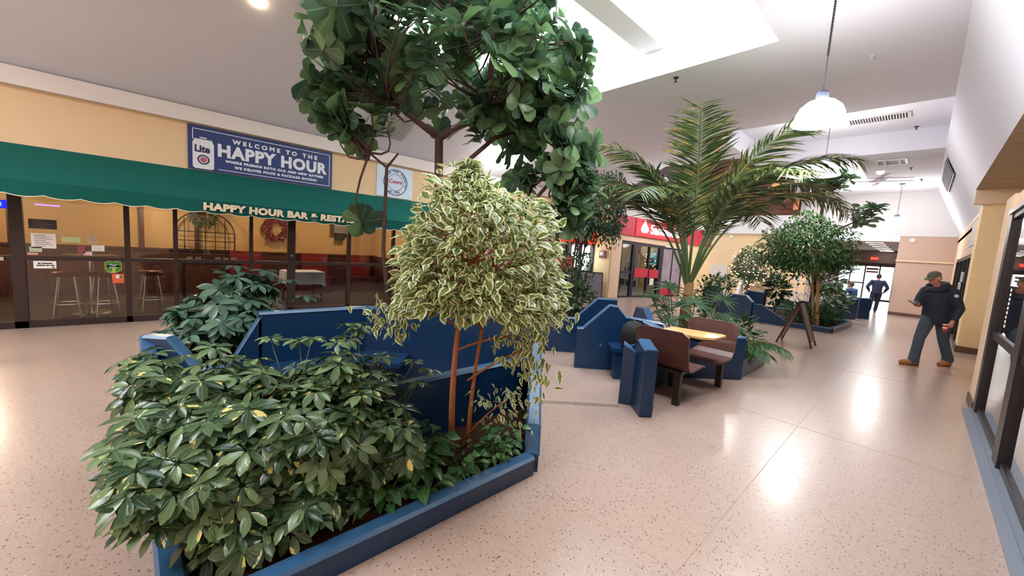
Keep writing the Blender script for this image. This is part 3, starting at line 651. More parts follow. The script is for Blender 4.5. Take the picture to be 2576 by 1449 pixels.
b = MB(); b.slab((-8.95, 12.87), (-8.2, 12.80), [(.33, 1.6), (.5, 1.6), (.5, 1.75), (.33, 1.75)], .03, side=.082); b.build('print', PAPER, pw_)

# bank sign
BR = mat('bank_red', (206, 40, 58), .5, emit=(220, 40, 60), estr=.12); BR2 = mat('bank_red_dark', (196, 44, 66), .5)
bs = thing('bank_sign', 'red fascia sign with glowing white Santander lettering and flame emblem', 'sign', tuple(SA))
b = MB(); b.slab(SA, SB, [(-.52, 2.47), (6.0, 2.31), (6.0, 2.98), (-.52, 3.2)], .08, side=.1); b.build('board', BR2, bs)
b = MB(); b.slab(SA, SB, [(.62, 2.46), (3.95, 2.38), (3.95, 3.06), (.62, 3.15)], .05, side=.14); b.build('face_panel', BR, bs)
GLOW = emat('white_sign_glow', (255, 244, 250), 4.0)
sdir = (SD.x, SD.y, -.015)
text('lettering', 'Santander', tuple(sp(1.5, 2.6, .18)), sdir, (0, 0, 1), .5, GLOW, bs, bold=.012, sx=1.02)
fl_ = [(-.0, 0), (-.17, .02), (-.24, .12), (-.2, .24), (-.1, .36), (-.03, .52), (.02, .42), (.1, .3), (.2, .2), (.24, .1), (.16, .02)]
b = MB(); b.add([sp(1.15 + x, 2.6 + z, .18) for x, z in fl_], [tuple(range(len(fl_)))]); b.build('flame_emblem', GLOW, bs)
def bank(name, label, cat, u0, u1, z0, z1, m, off=.06):
    return tag(MB().slab(SA, SB, [(u0, z0), (u1, z0), (u1, z1), (u0, z1)], .01, side=off).build(name, m), label, cat)
bank('door_sign', 'red banner across the left bank door glass', 'sign', .9, 1.72, .82, 1.18, BR2)
bank('door_sign', 'red banner with white square across the right bank door glass', 'sign', 1.82, 2.4, .8, 1.15, BR2)
bank('screen', 'pale blue lit screen behind the right bank door glass', 'screen', 1.85, 2.42, 1.34, 1.86, emat('cyan_screen', (130, 214, 232), 1.0), -.1)
bank('screen_picture', 'dark picture shown in the middle of the pale blue bank screen', 'picture', 1.9, 2.25, 1.42, 1.62, mat('screen_pic', (60, 90, 120), .5), -.09)
bank('door_notice', 'white page taped to the lower right bank door glass', 'notice', 1.9, 2.15, .5, .78, PAPER)
PIC = mat('grey_photo_print', (150, 140, 150), .6, noise=.5, nscale=3)
bank('window_poster', 'tall grey photo poster with red foot in the bank window, left leaf', 'poster', 2.68, 3.27, .38, 2.08, PIC, .03)
bank('window_poster', 'tall grey photo poster with red foot in the bank window, right leaf', 'poster', 3.35, 3.96, .38, 2.06, PIC, .03)
bank('poster_foot', 'red base strip below the left bank window poster', 'poster', 2.68, 3.27, .06, .38, BR2, .03)
bank('poster_foot', 'red base strip below the right bank window poster', 'poster', 3.35, 3.96, .06, .38, BR2, .03)
atm = thing('cash_machine', 'grey cash machine standing behind the narrow left bank window', 'machine', tuple(sp(.3, 0, -.6)))
MB().slab(sp(.1, 0), sp(.7, 0), [(0, 0), (.45, 0), (.45, 1.6), (0, 1.6)], .4, side=-.6).build('casing', mat('atm_grey', (90, 100, 116), .5), atm)
MB().slab(sp(.1, 0), sp(.7, 0), [(.08, .9), (.38, .9), (.38, 1.35), (.08, 1.35)], .02, side=-.39).build('display', mat('atm_dark', (40, 50, 64), .3), atm)
point('bank_lamp', tuple(sp(1.6, 2.3, -1.2)), 25, (1, .95, .9), .3)

# chalkboard easel near the bank
def aboard(name, label, cx, cy, spread, width, hh, ang, face, frame_m, leg=.12):
    t = thing(name, label, 'sign board', (cx, cy, 0))
    ca, sa = math.cos(ang), math.sin(ang)
    for s_ in (-1, 1):
        def P(a, l, z, off=0): # a: along board width, z height, l offset outwards
            x = s_ * (spread / 2 * (1 - z / hh)) + off; return (cx + x * ca - a * sa, cy + x * sa + a * ca, z)
        b = MB()
        for a in (-width / 2, width / 2): b.tube([P(a, 0, 0), P(a, 0, hh)], .018, 6)
        b.tube([P(-width / 2, 0, leg), P(width / 2, 0, leg)], .015, 6); b.tube([P(-width / 2, 0, hh), P(width / 2, 0, hh)], .018, 6)
        b.build('frame', frame_m, t)
        b = MB(); o = .006
        b.add([P(-width / 2, 0, leg, -o), P(width / 2, 0, leg, -o), P(width / 2, 0, hh - .02, -o), P(-width / 2, 0, hh - .02, -o), P(-width / 2, 0, leg, o), P(width / 2, 0, leg, o), P(width / 2, 0, hh - .02, o), P(-width / 2, 0, hh - .02, o)],
              [(0, 1, 2, 3), (4, 5, 6, 7), (0, 1, 5, 4), (1, 2, 6, 5), (2, 3, 7, 6), (3, 0, 4, 7)])
        b.build('board', face[0] if s_ < 0 else face[1], t)
    return t
WALN = wood('walnut_board', (120, 84, 60), (150, 108, 78), 2, .5); BRD = mat('brown_grey_board', (112, 98, 96), .6)
aboard('sandwich_board', 'brown folding sandwich board standing open on the terrazzo', -1.69, 10.15, .62, .46, .92, 0, (WALN, BRD), mat('dark_brown_frame', (66, 46, 40), .5))
CHK = mat('grey_slate', (120, 116, 126), .8, noise=.25, nscale=6)
aboard('chalkboard_sign', 'tall grey chalkboard sign with dark frame beside the bank entrance', -8.35, 12.1, .5, .62, .95, -.9, (CHK, CHK), BLK, .05)
aboard('white_easel_sign', 'narrow white folding sign beside the brown door, far back', -5.7, 20.0, .3, .4, .95, .6, (PAPER, PAPER), WHT, .05)

# ================================================================ PLANTER PODS
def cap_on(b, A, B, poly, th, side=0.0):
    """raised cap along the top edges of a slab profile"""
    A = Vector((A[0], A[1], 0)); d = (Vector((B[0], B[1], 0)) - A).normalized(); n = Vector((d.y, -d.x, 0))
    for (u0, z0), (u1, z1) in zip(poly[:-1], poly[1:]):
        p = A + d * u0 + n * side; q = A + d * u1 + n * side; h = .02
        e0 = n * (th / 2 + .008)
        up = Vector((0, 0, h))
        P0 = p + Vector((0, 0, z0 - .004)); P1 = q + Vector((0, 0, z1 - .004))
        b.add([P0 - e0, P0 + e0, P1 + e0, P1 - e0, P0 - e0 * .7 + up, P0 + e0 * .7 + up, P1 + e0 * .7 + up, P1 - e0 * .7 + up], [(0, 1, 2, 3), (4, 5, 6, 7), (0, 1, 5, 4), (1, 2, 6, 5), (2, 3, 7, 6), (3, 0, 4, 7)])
def panel(root, A, B, top, th=.1, side=0.0, name='side_panel'):
    """top = [(u,z)...] upper profile"""
    poly = [(top[0][0], 0)] + [(top[-1][0], 0)] + list(reversed(top))
    b = MB(); b.slab(A, B, poly, th, side=side); o = b.build(name, BLUE, root)
    b = MB(); cap_on(b, A, B, top, th, side); b.build('cap_rail', BLUE_LIT, o)
    return o
def curb(root, pts, h=.13, th=.09):
    for (a, c) in zip(pts[:-1], pts[1:]):
        L_ = math.hypot(c[0] - a[0], c[1] - a[1]); panel(root, a, c, [(0, h), (L_, h)], th, name='curb')
# pod 1 (nearest)
p1 = thing('seating_planter', 'nearest blue built-in planter with tall bench walls, holding the variegated ficus', 'planter', (-2.9, 1.4, 0))
curb(p1, [(-1.825, .05), (-1.825, 2.03)])
panel(p1, (-1.825, 2.05), (-2.6, 2.85), [(0, .13), (.02, .13), (.12, .30), (.62, .57), (.74, .58), (1.08, .92), (1.13, .93)], .1)
panel(p1, (-2.62, .05), (-2.62, 2.85), [(0, .56), (2.8, .56)], .09, name='bench_wall')
panel(p1, (-1.8, .05), (-4.45, -.02), [(0, .13), (.8, .13), (1.1, .34), (2.2, .4), (2.65, .7)], .09)
panel(p1, (-4.45, -.02), (-4.1, .36), [(0, .7), (.2, .7), (.42, .45), (.52, .45)], .1)
panel(p1, (-4.12, .30), (-4.12, .74), [(0, .45), (.2, .45), (.44, .88)], .09)
panel(p1, (-4.12, .72), (-4.12, 1.75), [(0, .9), (1.03, .9)], .09, name='back_wall')
panel(p1, (-4.12, 1.73), (-2.86, 2.95), [(0, .9), (1.75, .9)], .09, name='back_wall')
b = MB(); b.prism([(-4.07, .8), (-3.68, .8), (-3.68, 1.55), (-3.45, 1.8), (-3.73, 2.06), (-4.07, 1.72)], .38, .43); b.build('bench_seat', BLUE, p1)
b = MB(); b.prism([(-4.07, .85), (-3.8, .85), (-3.8, 1.6), (-3.6, 1.82), (-3.75, 2.0), (-4.07, 1.7)], 0, .38); b.build('bench_base', BLUE, p1)
b = MB(); b.prism([(-1.87, .09), (-1.87, 2.0), (-2.58, 2.78), (-2.58, .09)], 0, .085); b.build('soil', SOIL, p1)
# planter behind pod 1 (left) and behind the back wall
p1b = thing('planter', 'low blue planter behind the bench wall on the bar side, holding the dark umbrella shrub', 'planter', (-5, .8, 0))
curb(p1b, [(-4.5, .02), (-5.85, .02), (-6.0, 1.2), (-5.4, 1.9), (-4.25, 1.95)])
b = MB(); b.prism([(-4.2, .42), (-4.5, .08), (-5.8, .08), (-5.93, 1.18), (-5.36, 1.84), (-4.2, 1.84)], 0, .085); b.build('soil', SOIL, p1b)
p1c = thing('planter', 'low blue planter behind the diagonal bench wall, holding the tall fiddle-leaf fig', 'planter', (-4.5, 2.9, 0))
curb(p1c, [(-4.25, 2.02), (-5.5, 2.3), (-5.5, 3.5), (-4.7, 4.1), (-3.6, 3.9), (-3.1, 3.3)])
b = MB(); b.prism([(-4.3, 2.1), (-5.44, 2.36), (-5.44, 3.46), (-4.68, 4.03), (-3.65, 3.84), (-3.15, 3.25), (-4.2, 2.05)], 0, .085); b.build('soil', SOIL, p1c)
# pod 2
p2 = thing('seating_planter', 'middle blue built-in planter with peaked bench walls beside the brown booth, holding the palm', 'planter', (-2.8, 6.0, 0))
panel(p2, (-3.3, 4.47), (-2.3, 5.47), [(0, .57), (.09, .58), (.44, .93), (.54, .92), (.67, .78), (.95, .75), (1.2, .72)], .1)
panel(p2, (-2.6, 5.12), (-2.2, 5.05), [(0, .74), (.4, .66)], .12)
panel(p2, (-2.2, 3.98), (-2.2, 5.42), [(0, .6), (1.44, .6)], .09)
panel(p2, (-2.2, 5.4), (-1.62, 6.14), [(0, .6), (.94, .6)], .09)
panel(p2, (-1.655, 6.12), (-1.655, 7.42), [(0, .6), (.06, .6), (.42, .15), (1.3, .15)], .09)
curb(p2, [(-1.655, 7.42), (-2.35, 8.15), (-3.3, 8.15), (-3.5, 7.2), (-3.4, 6.1)], .15)
b = MB(); b.prism([(-1.71, 6.2), (-1.71, 7.4), (-2.36, 8.1), (-3.28, 8.1), (-3.45, 7.2), (-3.36, 6.1), (-2.5, 5.3), (-2.25, 5.45)], 0, .1); b.build('soil', SOIL, p2)
panel(p2, (-3.36, 6.1), (-2.5, 5.35), [(0, .3), (.3, .82), (.62, .84), (.95, .6), (1.14, .6)], .09)
b = MB(); b.prism([(-2.92, 4.70), (-2.66, 4.42), (-2.26, 4.8), (-2.26, 5.0), (-2.45, 5.16)], .38, .43); b.build('bench_seat', BLUE, p2)
b = MB(); b.prism([(-2.77, 4.60), (-2.66, 4.50), (-2.36, 4.80), (-2.5, 4.95)], 0, .38); b.build('bench_base', BLUE, p2)
panel(p2, (-1.78, 3.71), (-2.06, 3.97), [(0, .70), (.24, .76), (.36, .66)], .13)
panel(p2, (-2.02, 3.93), (-2.2, 3.84), [(0, .58), (.18, .68)], .1)
panel(p2, (-2.06, 3.93), (-2.22, 4.1), [(0, .66), (.2, .6)], .1)
# far wall of the entrance between pods
p3 = thing('bench_wall', 'blue stepped wall panel behind the middle planter, rising to the right', 'wall panel', (-3.9, 5.1, 0))
panel(p3, (-4.5, 4.45), (-3.25, 5.7), [(0, .57), (.94, .57), (1.29, .92), (1.6, .92)], .1)
for o in list(p3.children): pass
# pod 3 (far)
p4 = thing('seating_planter', 'farthest blue built-in planter with sloped walls under the umbrella shaped ficus', 'planter', (-2.6, 14.5, 0))
panel(p4, (-4.75, 13.9), (-3.24, 12.76), [(0, .06), (.9, .68), (1.58, .71), (1.88, .54)], .1)
panel(p4, (-3.24, 12.79), (-1.45, 12.92), [(0, .5), (.2, .5), (.85, .12), (1.8, .12)], .1)
curb(p4, [(-1.45, 12.92), (-1.3, 15.2)], .13); curb(p4, [(-1.3, 15.2), (-2.3, 16.6), (-4.5, 16.4), (-4.8, 14.0)], .14)
b = MB(); b.prism([(-1.5, 12.97), (-1.36, 15.15), (-2.3, 16.5), (-4.45, 16.3), (-4.7, 13.95), (-3.24, 12.86)], 0, .09); b.build('soil', SOIL, p4)
panel(p4, (-5.6, 15.4), (-4.6, 14.6), [(0, .5), (.3, .78), (.9, .78), (1.25, .3)], .1)
panel(p4, (-4.3, 15.4), (-3.5, 15.0), [(0, .4), (.3, .72), (.9, .72)], .1)
p5 = thing('seating_planter', 'small blue bench end posts far back beside the seated people', 'planter', (-1.5, 17.9, 0))
panel(p5, (-1.75, 17.2), (-1.45, 17.75), [(0, .62), (.62, .7)], .14); panel(p5, (-1.42, 18.1), (-1.15, 18.4), [(0, .72), (.4, .72)], .14)
panel(p5, (-2.9, 17.2), (-1.75, 17.2), [(0, .45), (1.15, .45)], .1, name='side_panel')

# ---- booth (brown laminate)
LAM = wood('brown_laminate', (84, 52, 46), (98, 62, 54), 1.2, .35, 'X'); LAML = wood('brown_laminate_seat', (122, 86, 76), (138, 100, 90), 1.2, .3, 'X')
TBL = wood('maple_tabletop', (222, 170, 108), (234, 186, 124), 1.0, .25, 'X')
def booth_bench(label, yback, s, x0, x1):
    """s=+1 seat extends to +Y from the back"""
    t = thing('booth_bench', label, 'bench', (x0, yback, 0), 'brown booth benches')
    # L-shaped bent shell profile in (y,z)
    prof = [(0.0, .86), (.03, .62), (.07, .48), (.13, .425), (.22, .415), (.50, .43), (.55, .415)]
    b = MB(); th = .022; n = len(prof); vs = []
    nx = 8
    for i in range(nx + 1):
        x = x0 + (x1 - x0) * i / nx
        e = 0.0
        for k, (py, pz) in enumerate(prof):
            zz = pz
            if k == 0: zz -= (.05 if i in (0, nx) else 0)
            vs.append((x, yback + s * py, zz))
        for k, (py, pz) in enumerate(prof):
            zz = pz - (.05 if (k == 0 and i in (0, nx)) else 0)
            if k < 3: vs.append((x, yback + s * (py - th), zz))
            else: vs.append((x, yback + s * py - (s * th * .5 if k == 3 else 0), zz - th))
    m2 = 2 * n; fs = []
    for i in range(nx):
        a, c = i * m2, (i + 1) * m2
        for k in range(n - 1): fs.append((a + k, a + k + 1, c + k + 1, c + k)); fs.append((a + n + k, c + n + k, c + n + k + 1, a + n + k + 1))
        fs.append((a, c, c + n, a + n)); fs.append((a + n - 1, a + 2 * n - 1, c + 2 * n - 1, c + n - 1))
    for a in (0, nx * m2):
        for k in range(n - 1): fs.append((a + k, a + n + k, a + n + k + 1, a + k + 1))
    b.add(vs, fs)
    mi = b.m
    b.m = [0] * len(b.f)
    o = b.build('shell', LAM, t, smooth=False)
    MB().bb(x1 - .16, x1 - .09, yback + s * .12 - .035, yback + s * .12 + .035, 0, .40).build('leg', BRZ, t)
    MB().bb(x0, x1 - .08, yback + s * .12 - .03, yback + s * .45 + .03, .36, .40).build('support_beam', BRZ, t)
    return t
booth_bench('brown laminate booth bench nearest the camera, back turned, beside the blue post', 4.22, 1, -2.24, -1.62)
booth_bench('brown laminate booth bench facing the camera behind the maple table', 5.62, -1, -2.2, -1.56)
tt = thing('booth_table', 'small maple topped table between the two brown booth benches', 'table', (-1.92, 4.95, 0))
b = MB(); b.prism([(-2.2, 4.68), (-1.68, 4.74), (-1.58, 4.84), (-1.56, 5.18), (-1.62, 5.24), (-2.2, 5.1)], .725, .75); b.build('tabletop', TBL, tt)
b = MB(); b.prism([(-2.19, 4.69), (-1.68, 4.75), (-1.59, 4.85), (-1.57, 5.17), (-1.63, 5.23), (-2.19, 5.09)], .712, .725); b.build('edge_band', BLK, tt)
MB().bb(-2.16, -1.75, 4.88, 4.98, .66, .712).build('bracket', BLK, tt); MB().bb(-2.1, -2.04, 4.9, 4.96, 0, .7).build('leg', BRZ, tt)
bg_ = thing('bag', 'dark rounded bag resting on the blue bench seat behind the brown booth bench', 'bag', (-2.5, 4.6, .43))
MB().lathe([(0, 0), (.12, .0), (.16, .08), (.17, .2), (.14, .3), (.07, .36), (0, .37)], (-2.52, 4.66, .43), 18).build('body', mat('black_bag', (12, 9, 13), .75), bg_, smooth=True)
MB().tube([(-2.52 + .05, 4.62, .78), (-2.5, 4.6, .83), (-2.55, 4.66, .78)], .006, 6).build('handle', CHR, bg_)
# small wall fittings on pods
for i, (x, y, z, lb) in enumerate(((-3.02, 4.68, .36, 'small metal screw plate on the peaked blue wall panel'), (-1.70, 3.71, .12, 'small metal plate low on the blue end post'))):
    tag(MB().box((x, y, z), (.025, .025, .04), .78).build('fitting_plate', CHR), lb, 'plate')

# ================================================================ RIGHT STOREFRONT
fr = MB(); X = .66
for y, wd in ((7.28, .2), (5.35, .26), (3.0, .2), (1.8, .2)): fr.bb(X - .04, X + .06, y - wd / 2, y + wd / 2, 0.03, 2.42)
fr.bb(X - .03, X + .05, 1.8, 7.3, 2.36, 2.44); fr.bb(X - .02, X + .04, 1.8, 7.3, .98, 1.06); fr.bb(X - .02, X + .05, 1.8, 7.3, .03, .12)
wr_ = struct(fr.build('window_4', BRZ2))
MB().add([(X, 1.8, .05), (X, 7.3, .05), (X, 7.3, 2.4), (X, 1.8, 2.4)], [(0, 1, 2, 3)]).build('window_pane', GLASS2, wr_)
fr = MB(); fr.bb(X - .055, X - .035, 1.8, 7.35, 2.42, 2.47); fr.build('header_strip', CHR, wr_)
b = MB(); b.bb(.54, .66, 1.5, 7.45, 0, .035); b.bb(.60, .66, 1.5, 7.45, .035, .06); struct(b.build('trim_11', GREY))
b = MB(); b.bb(3.6, 3.7, 0, 8, 0, 2.6); b.bb(.8, 3.6, 0, .1, 0, 2.6); b.bb(.8, 3.6, 7.9, 7.98, 0, 2.6); b.bb(.8, 3.6, 0, 7.98, 2.55, 2.6); b.bb(5.9, 6.0, YB, 13.1, 2.68, 3.57); struct(b.build('wall_shop_right', mat('shop_right_inside', (150, 140, 130), .9)))
b = MB()
random.seed(5)
for k in range(9): b.bb(.615, .618, 6.18 - .02 - random.uniform(0, .02), 6.2 + .02, 1.55 - k * .045, 1.55 - k * .045 + .028)
tag(b.build('vertical_decal', PAPER), 'white vertical lettering decal on the dark right shop glass', 'decal')
bn = thing('waste_bin', 'white waste bin half hidden behind the cream wall end on the right', 'bin', (.86, 8.6, 0))
MB().bb(.735, 1.0, 8.45, 8.8, 0, .82).build('body', mat('bin_white', (214, 208, 204), .5), bn, bevel=.02); MB().bb(.73, 1.005, 8.44, 8.81, .82, .9).build('lid', mat('bin_lid', (226, 222, 220), .5), bn, bevel=.02)
# dark shop further along the right wall
fr = MB()
for y, wd in ((13.98, .14), (15.0, .08), (16.5, .08), (18.2, .08), (19.75, .1)): fr.bb(.73, .8, y - wd / 2, y + wd / 2, 0, 2.2)
fr.bb(.73, .8, 13.9, 19.8, 2.14, 2.24); fr.bb(.73, .8, 13.9, 19.8, 0, .08)
w5 = struct(fr.build('window_5', BRZ2)); MB().bb(.77, .775, 13.9, 19.8, .05, 2.15).build('window_pane', GLASS2, w5)
for i, (z, lb) in enumerate(((1.68, 'upper white framed paper holder beside the dark shop door'), (1.40, 'lower white framed paper holder beside the dark shop door'))):
    t = thing('paper_holder', lb, 'holder', (.71, 15.6, z)); MB().bb(.70, .73, 15.25 + .4 * i, 15.75 + .4 * i, z - .13, z + .13).build('frame', WHT, t, bevel=.005); MB().bb(.695, .70, 15.32 + .4 * i, 15.68 + .4 * i, z - .09, z + .09).build('sheet', mat('holder_sheet', (170, 164, 172), .5), t)
t = thing('wall_poster', 'pale grey poster high on the cream wall above the dark shop door', 'poster', (.735, 15, 2.7)); MB().bb(.735, .75, 14.2, 15.5, 2.45, 3.05).build('sheet', mat('pale_poster', (190, 184, 184), .6), t)
t = MB(); t.lathe([(0, 0), (.09, 0), (.08, .03), (0, .04)], (0, 0, 0), 20); o = t.build('smoke_detector', WHT); o.location = (-.42, 21.77, 2.99); o.rotation_euler = (PI / 2, 0, 0); tag(o, 'round white detector on the beige far wall', 'detector')
t = MB(); t.lathe([(0, 0), (.09, 0), (.08, .03), (0, .04)], (0, 0, 0), 20); o = t.build('smoke_detector', WHT); o.location = (-6.9, 21.8, 2.98); o.rotation_euler = (PI / 2, 0, 0); tag(o, 'round white detector on the wall beyond the bank', 'detector')

# far left background
tag(MB().bb(-8.0, -6.9, 21.74, 21.79, .85, 1.5).build('notice_board', mat('white_board', (214, 204, 196), .5)), 'white notice board on the tan far wall', 'board')
dd = struct(MB().bb(-6.15, -5.3, 21.72, 21.8, 0, 1.35).build('door_2', mat('brown_door', (72, 44, 38), .5)))
kb = thing('kiosk_box', 'beige rounded machine box standing far back before the brown door', 'machine', (-4.75, 19.6, 0))
MB().bb(-5.15, -4.4, 19.3, 19.9, 0, .98).build('body', mat('beige_box', (196, 176, 150), .6), kb, bevel=.06); MB().bb(-4.95, -4.6, 19.4, 19.8, .98, 1.04).build('lid', mat('beige_lid', (204, 186, 162), .6), kb)
lt = thing('lattice_fence', 'white lattice fence with posts and rail behind the far planter', 'fence', (-3.1, 18, 0))
b = MB()
for k in range(15):
    x = -3.75 + k * .1
    b.box((x, 18, .52), (.018, .012, .36), 0, 0, 0, .75); b.box((x, 18.012, .52), (.018, .012, .36), 0, 0, 0, -.75)
b.build('lattice', WHT, lt)
b = MB()
for z in (.36, .68, 1.15): b.bb(-3.85, -2.3, 17.97, 18.03, z - .02, z + .02)
b.build('rail', WHT, lt)
for x in (-3.85, -3.2, -2.9, -2.3): MB().bb(x - .025, x + .025, 17.97, 18.03, 0, 1.75).build('post', WHT, lt)
gb = MB(); gb.bb(-3.85, -2.3, 18.0, 18.03, 0, .34); gb.build('base_panel', mat('green_panel', (30, 72, 54), .7), lt)
t = thing('drink_bottle_display', 'yellow bottle shaped display beside the white lattice fence', 'display', (-3.75, 18.4, 0)); MB().lathe([(0, 0), (.12, 0), (.12, 1.1), (.05, 1.35), (.05, 1.55), (0, 1.55)], (-3.75, 18.4, 0), 16).build('body', mat('amber_display', (216, 186, 96), .5), t)

# ================================================================ CEILING FITTINGS
def pendant(label, x, y, z, D, ztop, power, unlit=False, cord='thin', grp='white dome pendant lamps'):
    t = thing('pendant_lamp', label, 'lamp', (0, 0, 0), grp)
    r = D / 2
    glow = mat('dome_grey', (200, 204, 212), .4) if unlit else MATS.get('lamp_dome') or emat('lamp_dome', (255, 252, 250), 40.0)
    prof = [(r * .18, r * .62), (r * .55, r * .55), (r * .82, r * .3), (r * .95, 0), (r * .97, -r * .18)]
    MB().lathe(prof, n=28).build('shade', glow, t, smooth=True)
    MB().lathe([(r * .97, -r * .18), (r * 1.12, -r * .36), (r * 1.1, -r * .42), (r * .9, -r * .3)], n=28).build('rim', mat('lamp_rim', (236, 232, 226), .4, emit=(255, 244, 230), estr=0 if unlit else 1.6) if not unlit else MATS['dome_grey'], t, smooth=True)
    MB().lathe([(0, r * .58), (r * .26, r * .58), (r * .26, r * .95), (r * .2, r * 1.05), (0, r * 1.05)], n=16).build('socket', mat('lamp_socket', (70, 76, 96), .5), t)
    hh = ztop - z
    if cord == 'coil':
        pts = []
        for k in range(260):
            q = k / 259; a = k * 1.1; zz = r * 1.05 + (hh - r * 1.05) * q; rr = .012 if q > .35 else .003
            pts.append((rr * math.cos(a), rr * math.sin(a), zz))
        MB().tube(pts, .0045, 4).build('cord', BLK, t)
    MB().tube([(0, 0, r * 1.0), (0, 0, hh)], .007, 6).build('stem', mat('stem_grey', (84, 82, 88), .5), t)
    MB().lathe([(0, hh - .03), (.07, hh - .03), (.09, hh), (0, hh)], n=16).build('canopy', MATS['lamp_socket'], t)
    t.location = (x, y, z)
    if not unlit: point('pendant_bulb', (x, y, z - r * .5), power * .45, (1.0, .96, .92), r * .6)
    return t
pendant('large bright dome pendant lamp hanging from a coiled black cord at upper right', -1.06, 5.85, 3.47, .50, CEIL, 120, cord='coil')
pendant('bright dome pendant lamp straight below the large one in the picture', -2.0, 12.4, 4.1, .62, 5.4, 150)
pendant('bright dome pendant lamp on a long stem nearest the far beige wall', -.87, 19.6, 3.44, .6, CEIL, 45)
pendant('small bright lamp glowing behind the fiddle-leaf fig branches', -7.9, 7.1, 3.9, .42, CEIL, 70)
pendant('small dome lamp before the bank sign lettering', -6.4, 14.1, 3.35, .36, 5.3, 40)
pendant('small dome lamp before the white bulkhead right of the bank', -5.6, 16.8, 3.25, .42, 7.9, 50)
pendant('unlit grey dome lamp inside the wooden clerestory', -7.6, 15.2, 4.75, .46, 7.9, 0, unlit=True)
pendant('dome lamp beside the oak louvre boxes in the clerestory', -4.6, 17.0, 5.35, .5, 7.9, 40)
pendant('dome lamp hanging right above the walkway before the first skylight', -1.2, 2.6, 4.1, .5, CEIL, 90)
t = thing('ceiling_lamp', 'small warm round lamp on the sloped ceiling at the top of the picture', 'lamp', (-7.4, 1.2, 4.5))
MB().lathe([(0, .0), (.05, .0), (.07, .05), (.07, .15), (0, .15)], (-6.70, 1.18, 4.74), 18).build('shade', emat('warm_lamp', (255, 226, 180), 14), t)
cc = MB(); pts = [(-1.42 - .3 * k / 200 + .014 * math.cos(k * 1.0), 4.95 + .14 * k / 200, 4.80 - .10 * math.sin(PI * k / 200) + .014 * math.sin(k * 1.0)) for k in range(200)]
cc.tube(pts, .0045, 4); tag(cc.build('coiled_cord', BLK), 'coiled black cord looped under the ceiling at the top edge', 'cord')
VW = mat('vent_white', (214, 212, 212), .5); VD = mat('vent_dark', (70, 70, 78), .6)
def cvent(label, x, y, z, sx, sy, n, along='x', dark=VD):
    t = thing('ceiling_vent', label, 'vent', (x, y, z))
    b = MB()
    for dx, dy, wx, wy in ((-sx / 2, 0, .05, sy), (sx / 2, 0, .05, sy), (0, -sy / 2, sx, .05), (0, sy / 2, sx, .05)): b.box((x + dx, y + dy, z - .012), (wx, wy, .024))
    b.build('frame', VW, t); MB().box((x, y, z - .003), (sx, sy, .004)).build('backing', dark, t)
    b = MB()
    for k in range(n): b.box((x - sx / 2 + sx * (k + .5) / n, y, z - .012), (sx / n * .45, sy, .01), 0, 0, 0, .5)
    b.build('slats', VW, t)
cvent('slatted white ceiling vent in the raised ceiling right of the lamp', -1.2, 13.1, 5.4, 1.1, .5, 22)
cvent('open framed ceiling vent beside the far skylight', -1.0, 15.7, CEIL, .62, .62, 2)
t = thing('ceiling_fan', 'small pale four-bladed ceiling fan near the far pendant stem', 'fan', (-1.0, 19.0, CEIL))
MB().lathe([(0, 0), (.1, 0), (.12, -.12), (0, -.14)], (-1.35, 18.3, CEIL), 16).build('hub', VW, t)
for k in range(4):
    a = k * PI / 2 + .3; MB().box((-1.35 + .45 * math.cos(a), 18.3 + .45 * math.sin(a), CEIL - .1), (.7, .12, .012), a).build('blade', mat('fan_blade', (150, 146, 146), .6), t)
t = thing('wall_vent', 'long dark return grille on the sloped wall at upper right', 'vent', (.25, 17.6, 4.4))
pa = Vector((.14, 15.9, 4.6)); 
def slp(y, z): return Vector((.02 + (CEIL - z) / (CEIL - 3.14) * .72, y, z)) + Vector((-.03, 0, -.012))
b = MB(); b.add([slp(14.9, 4.25), slp(18.2, 4.25), slp(18.2, 4.72), slp(14.9, 4.72)], [(0, 1, 2, 3)]); b.build('frame', VW, t)
b = MB(); q = Vector((-.01, 0, -.004)); b.add([slp(14.98, 4.3) + q, slp(18.12, 4.3) + q, slp(18.12, 4.67) + q, slp(14.98, 4.67) + q], [(0, 1, 2, 3)]); b.build('grille', mat('grille_grey', (104, 108, 118), .6), t)
t = thing('wall_vent', 'large pale square grille on the sloped ceiling behind the fig leaves', 'vent', (-8.2, 4, 4.1))
def slL(y, z): return Vector((-9 + (z - 3.7) / (CEIL - 3.7) * 2.4, y, z)) + Vector((.02, 0, -.05))
b = MB(); b.add([slL(3.35, 3.95), slL(4.3, 3.95), slL(4.3, 4.3), slL(3.35, 4.3)], [(0, 1, 2, 3)]); b.build('frame', VW, t)
b = MB()
for k in range(14): b.add([slL(3.4, 3.96 + k * .024) + Vector((.01, 0, -.01)), slL(4.25, 3.96 + k * .024) + Vector((.01, 0, -.01)), slL(4.25, 3.966 + k * .024) + Vector((.01, 0, -.01)), slL(3.4, 3.966 + k * .024) + Vector((.01, 0, -.01))], [(0, 1, 2, 3)])
b.build('slats', VD, t)
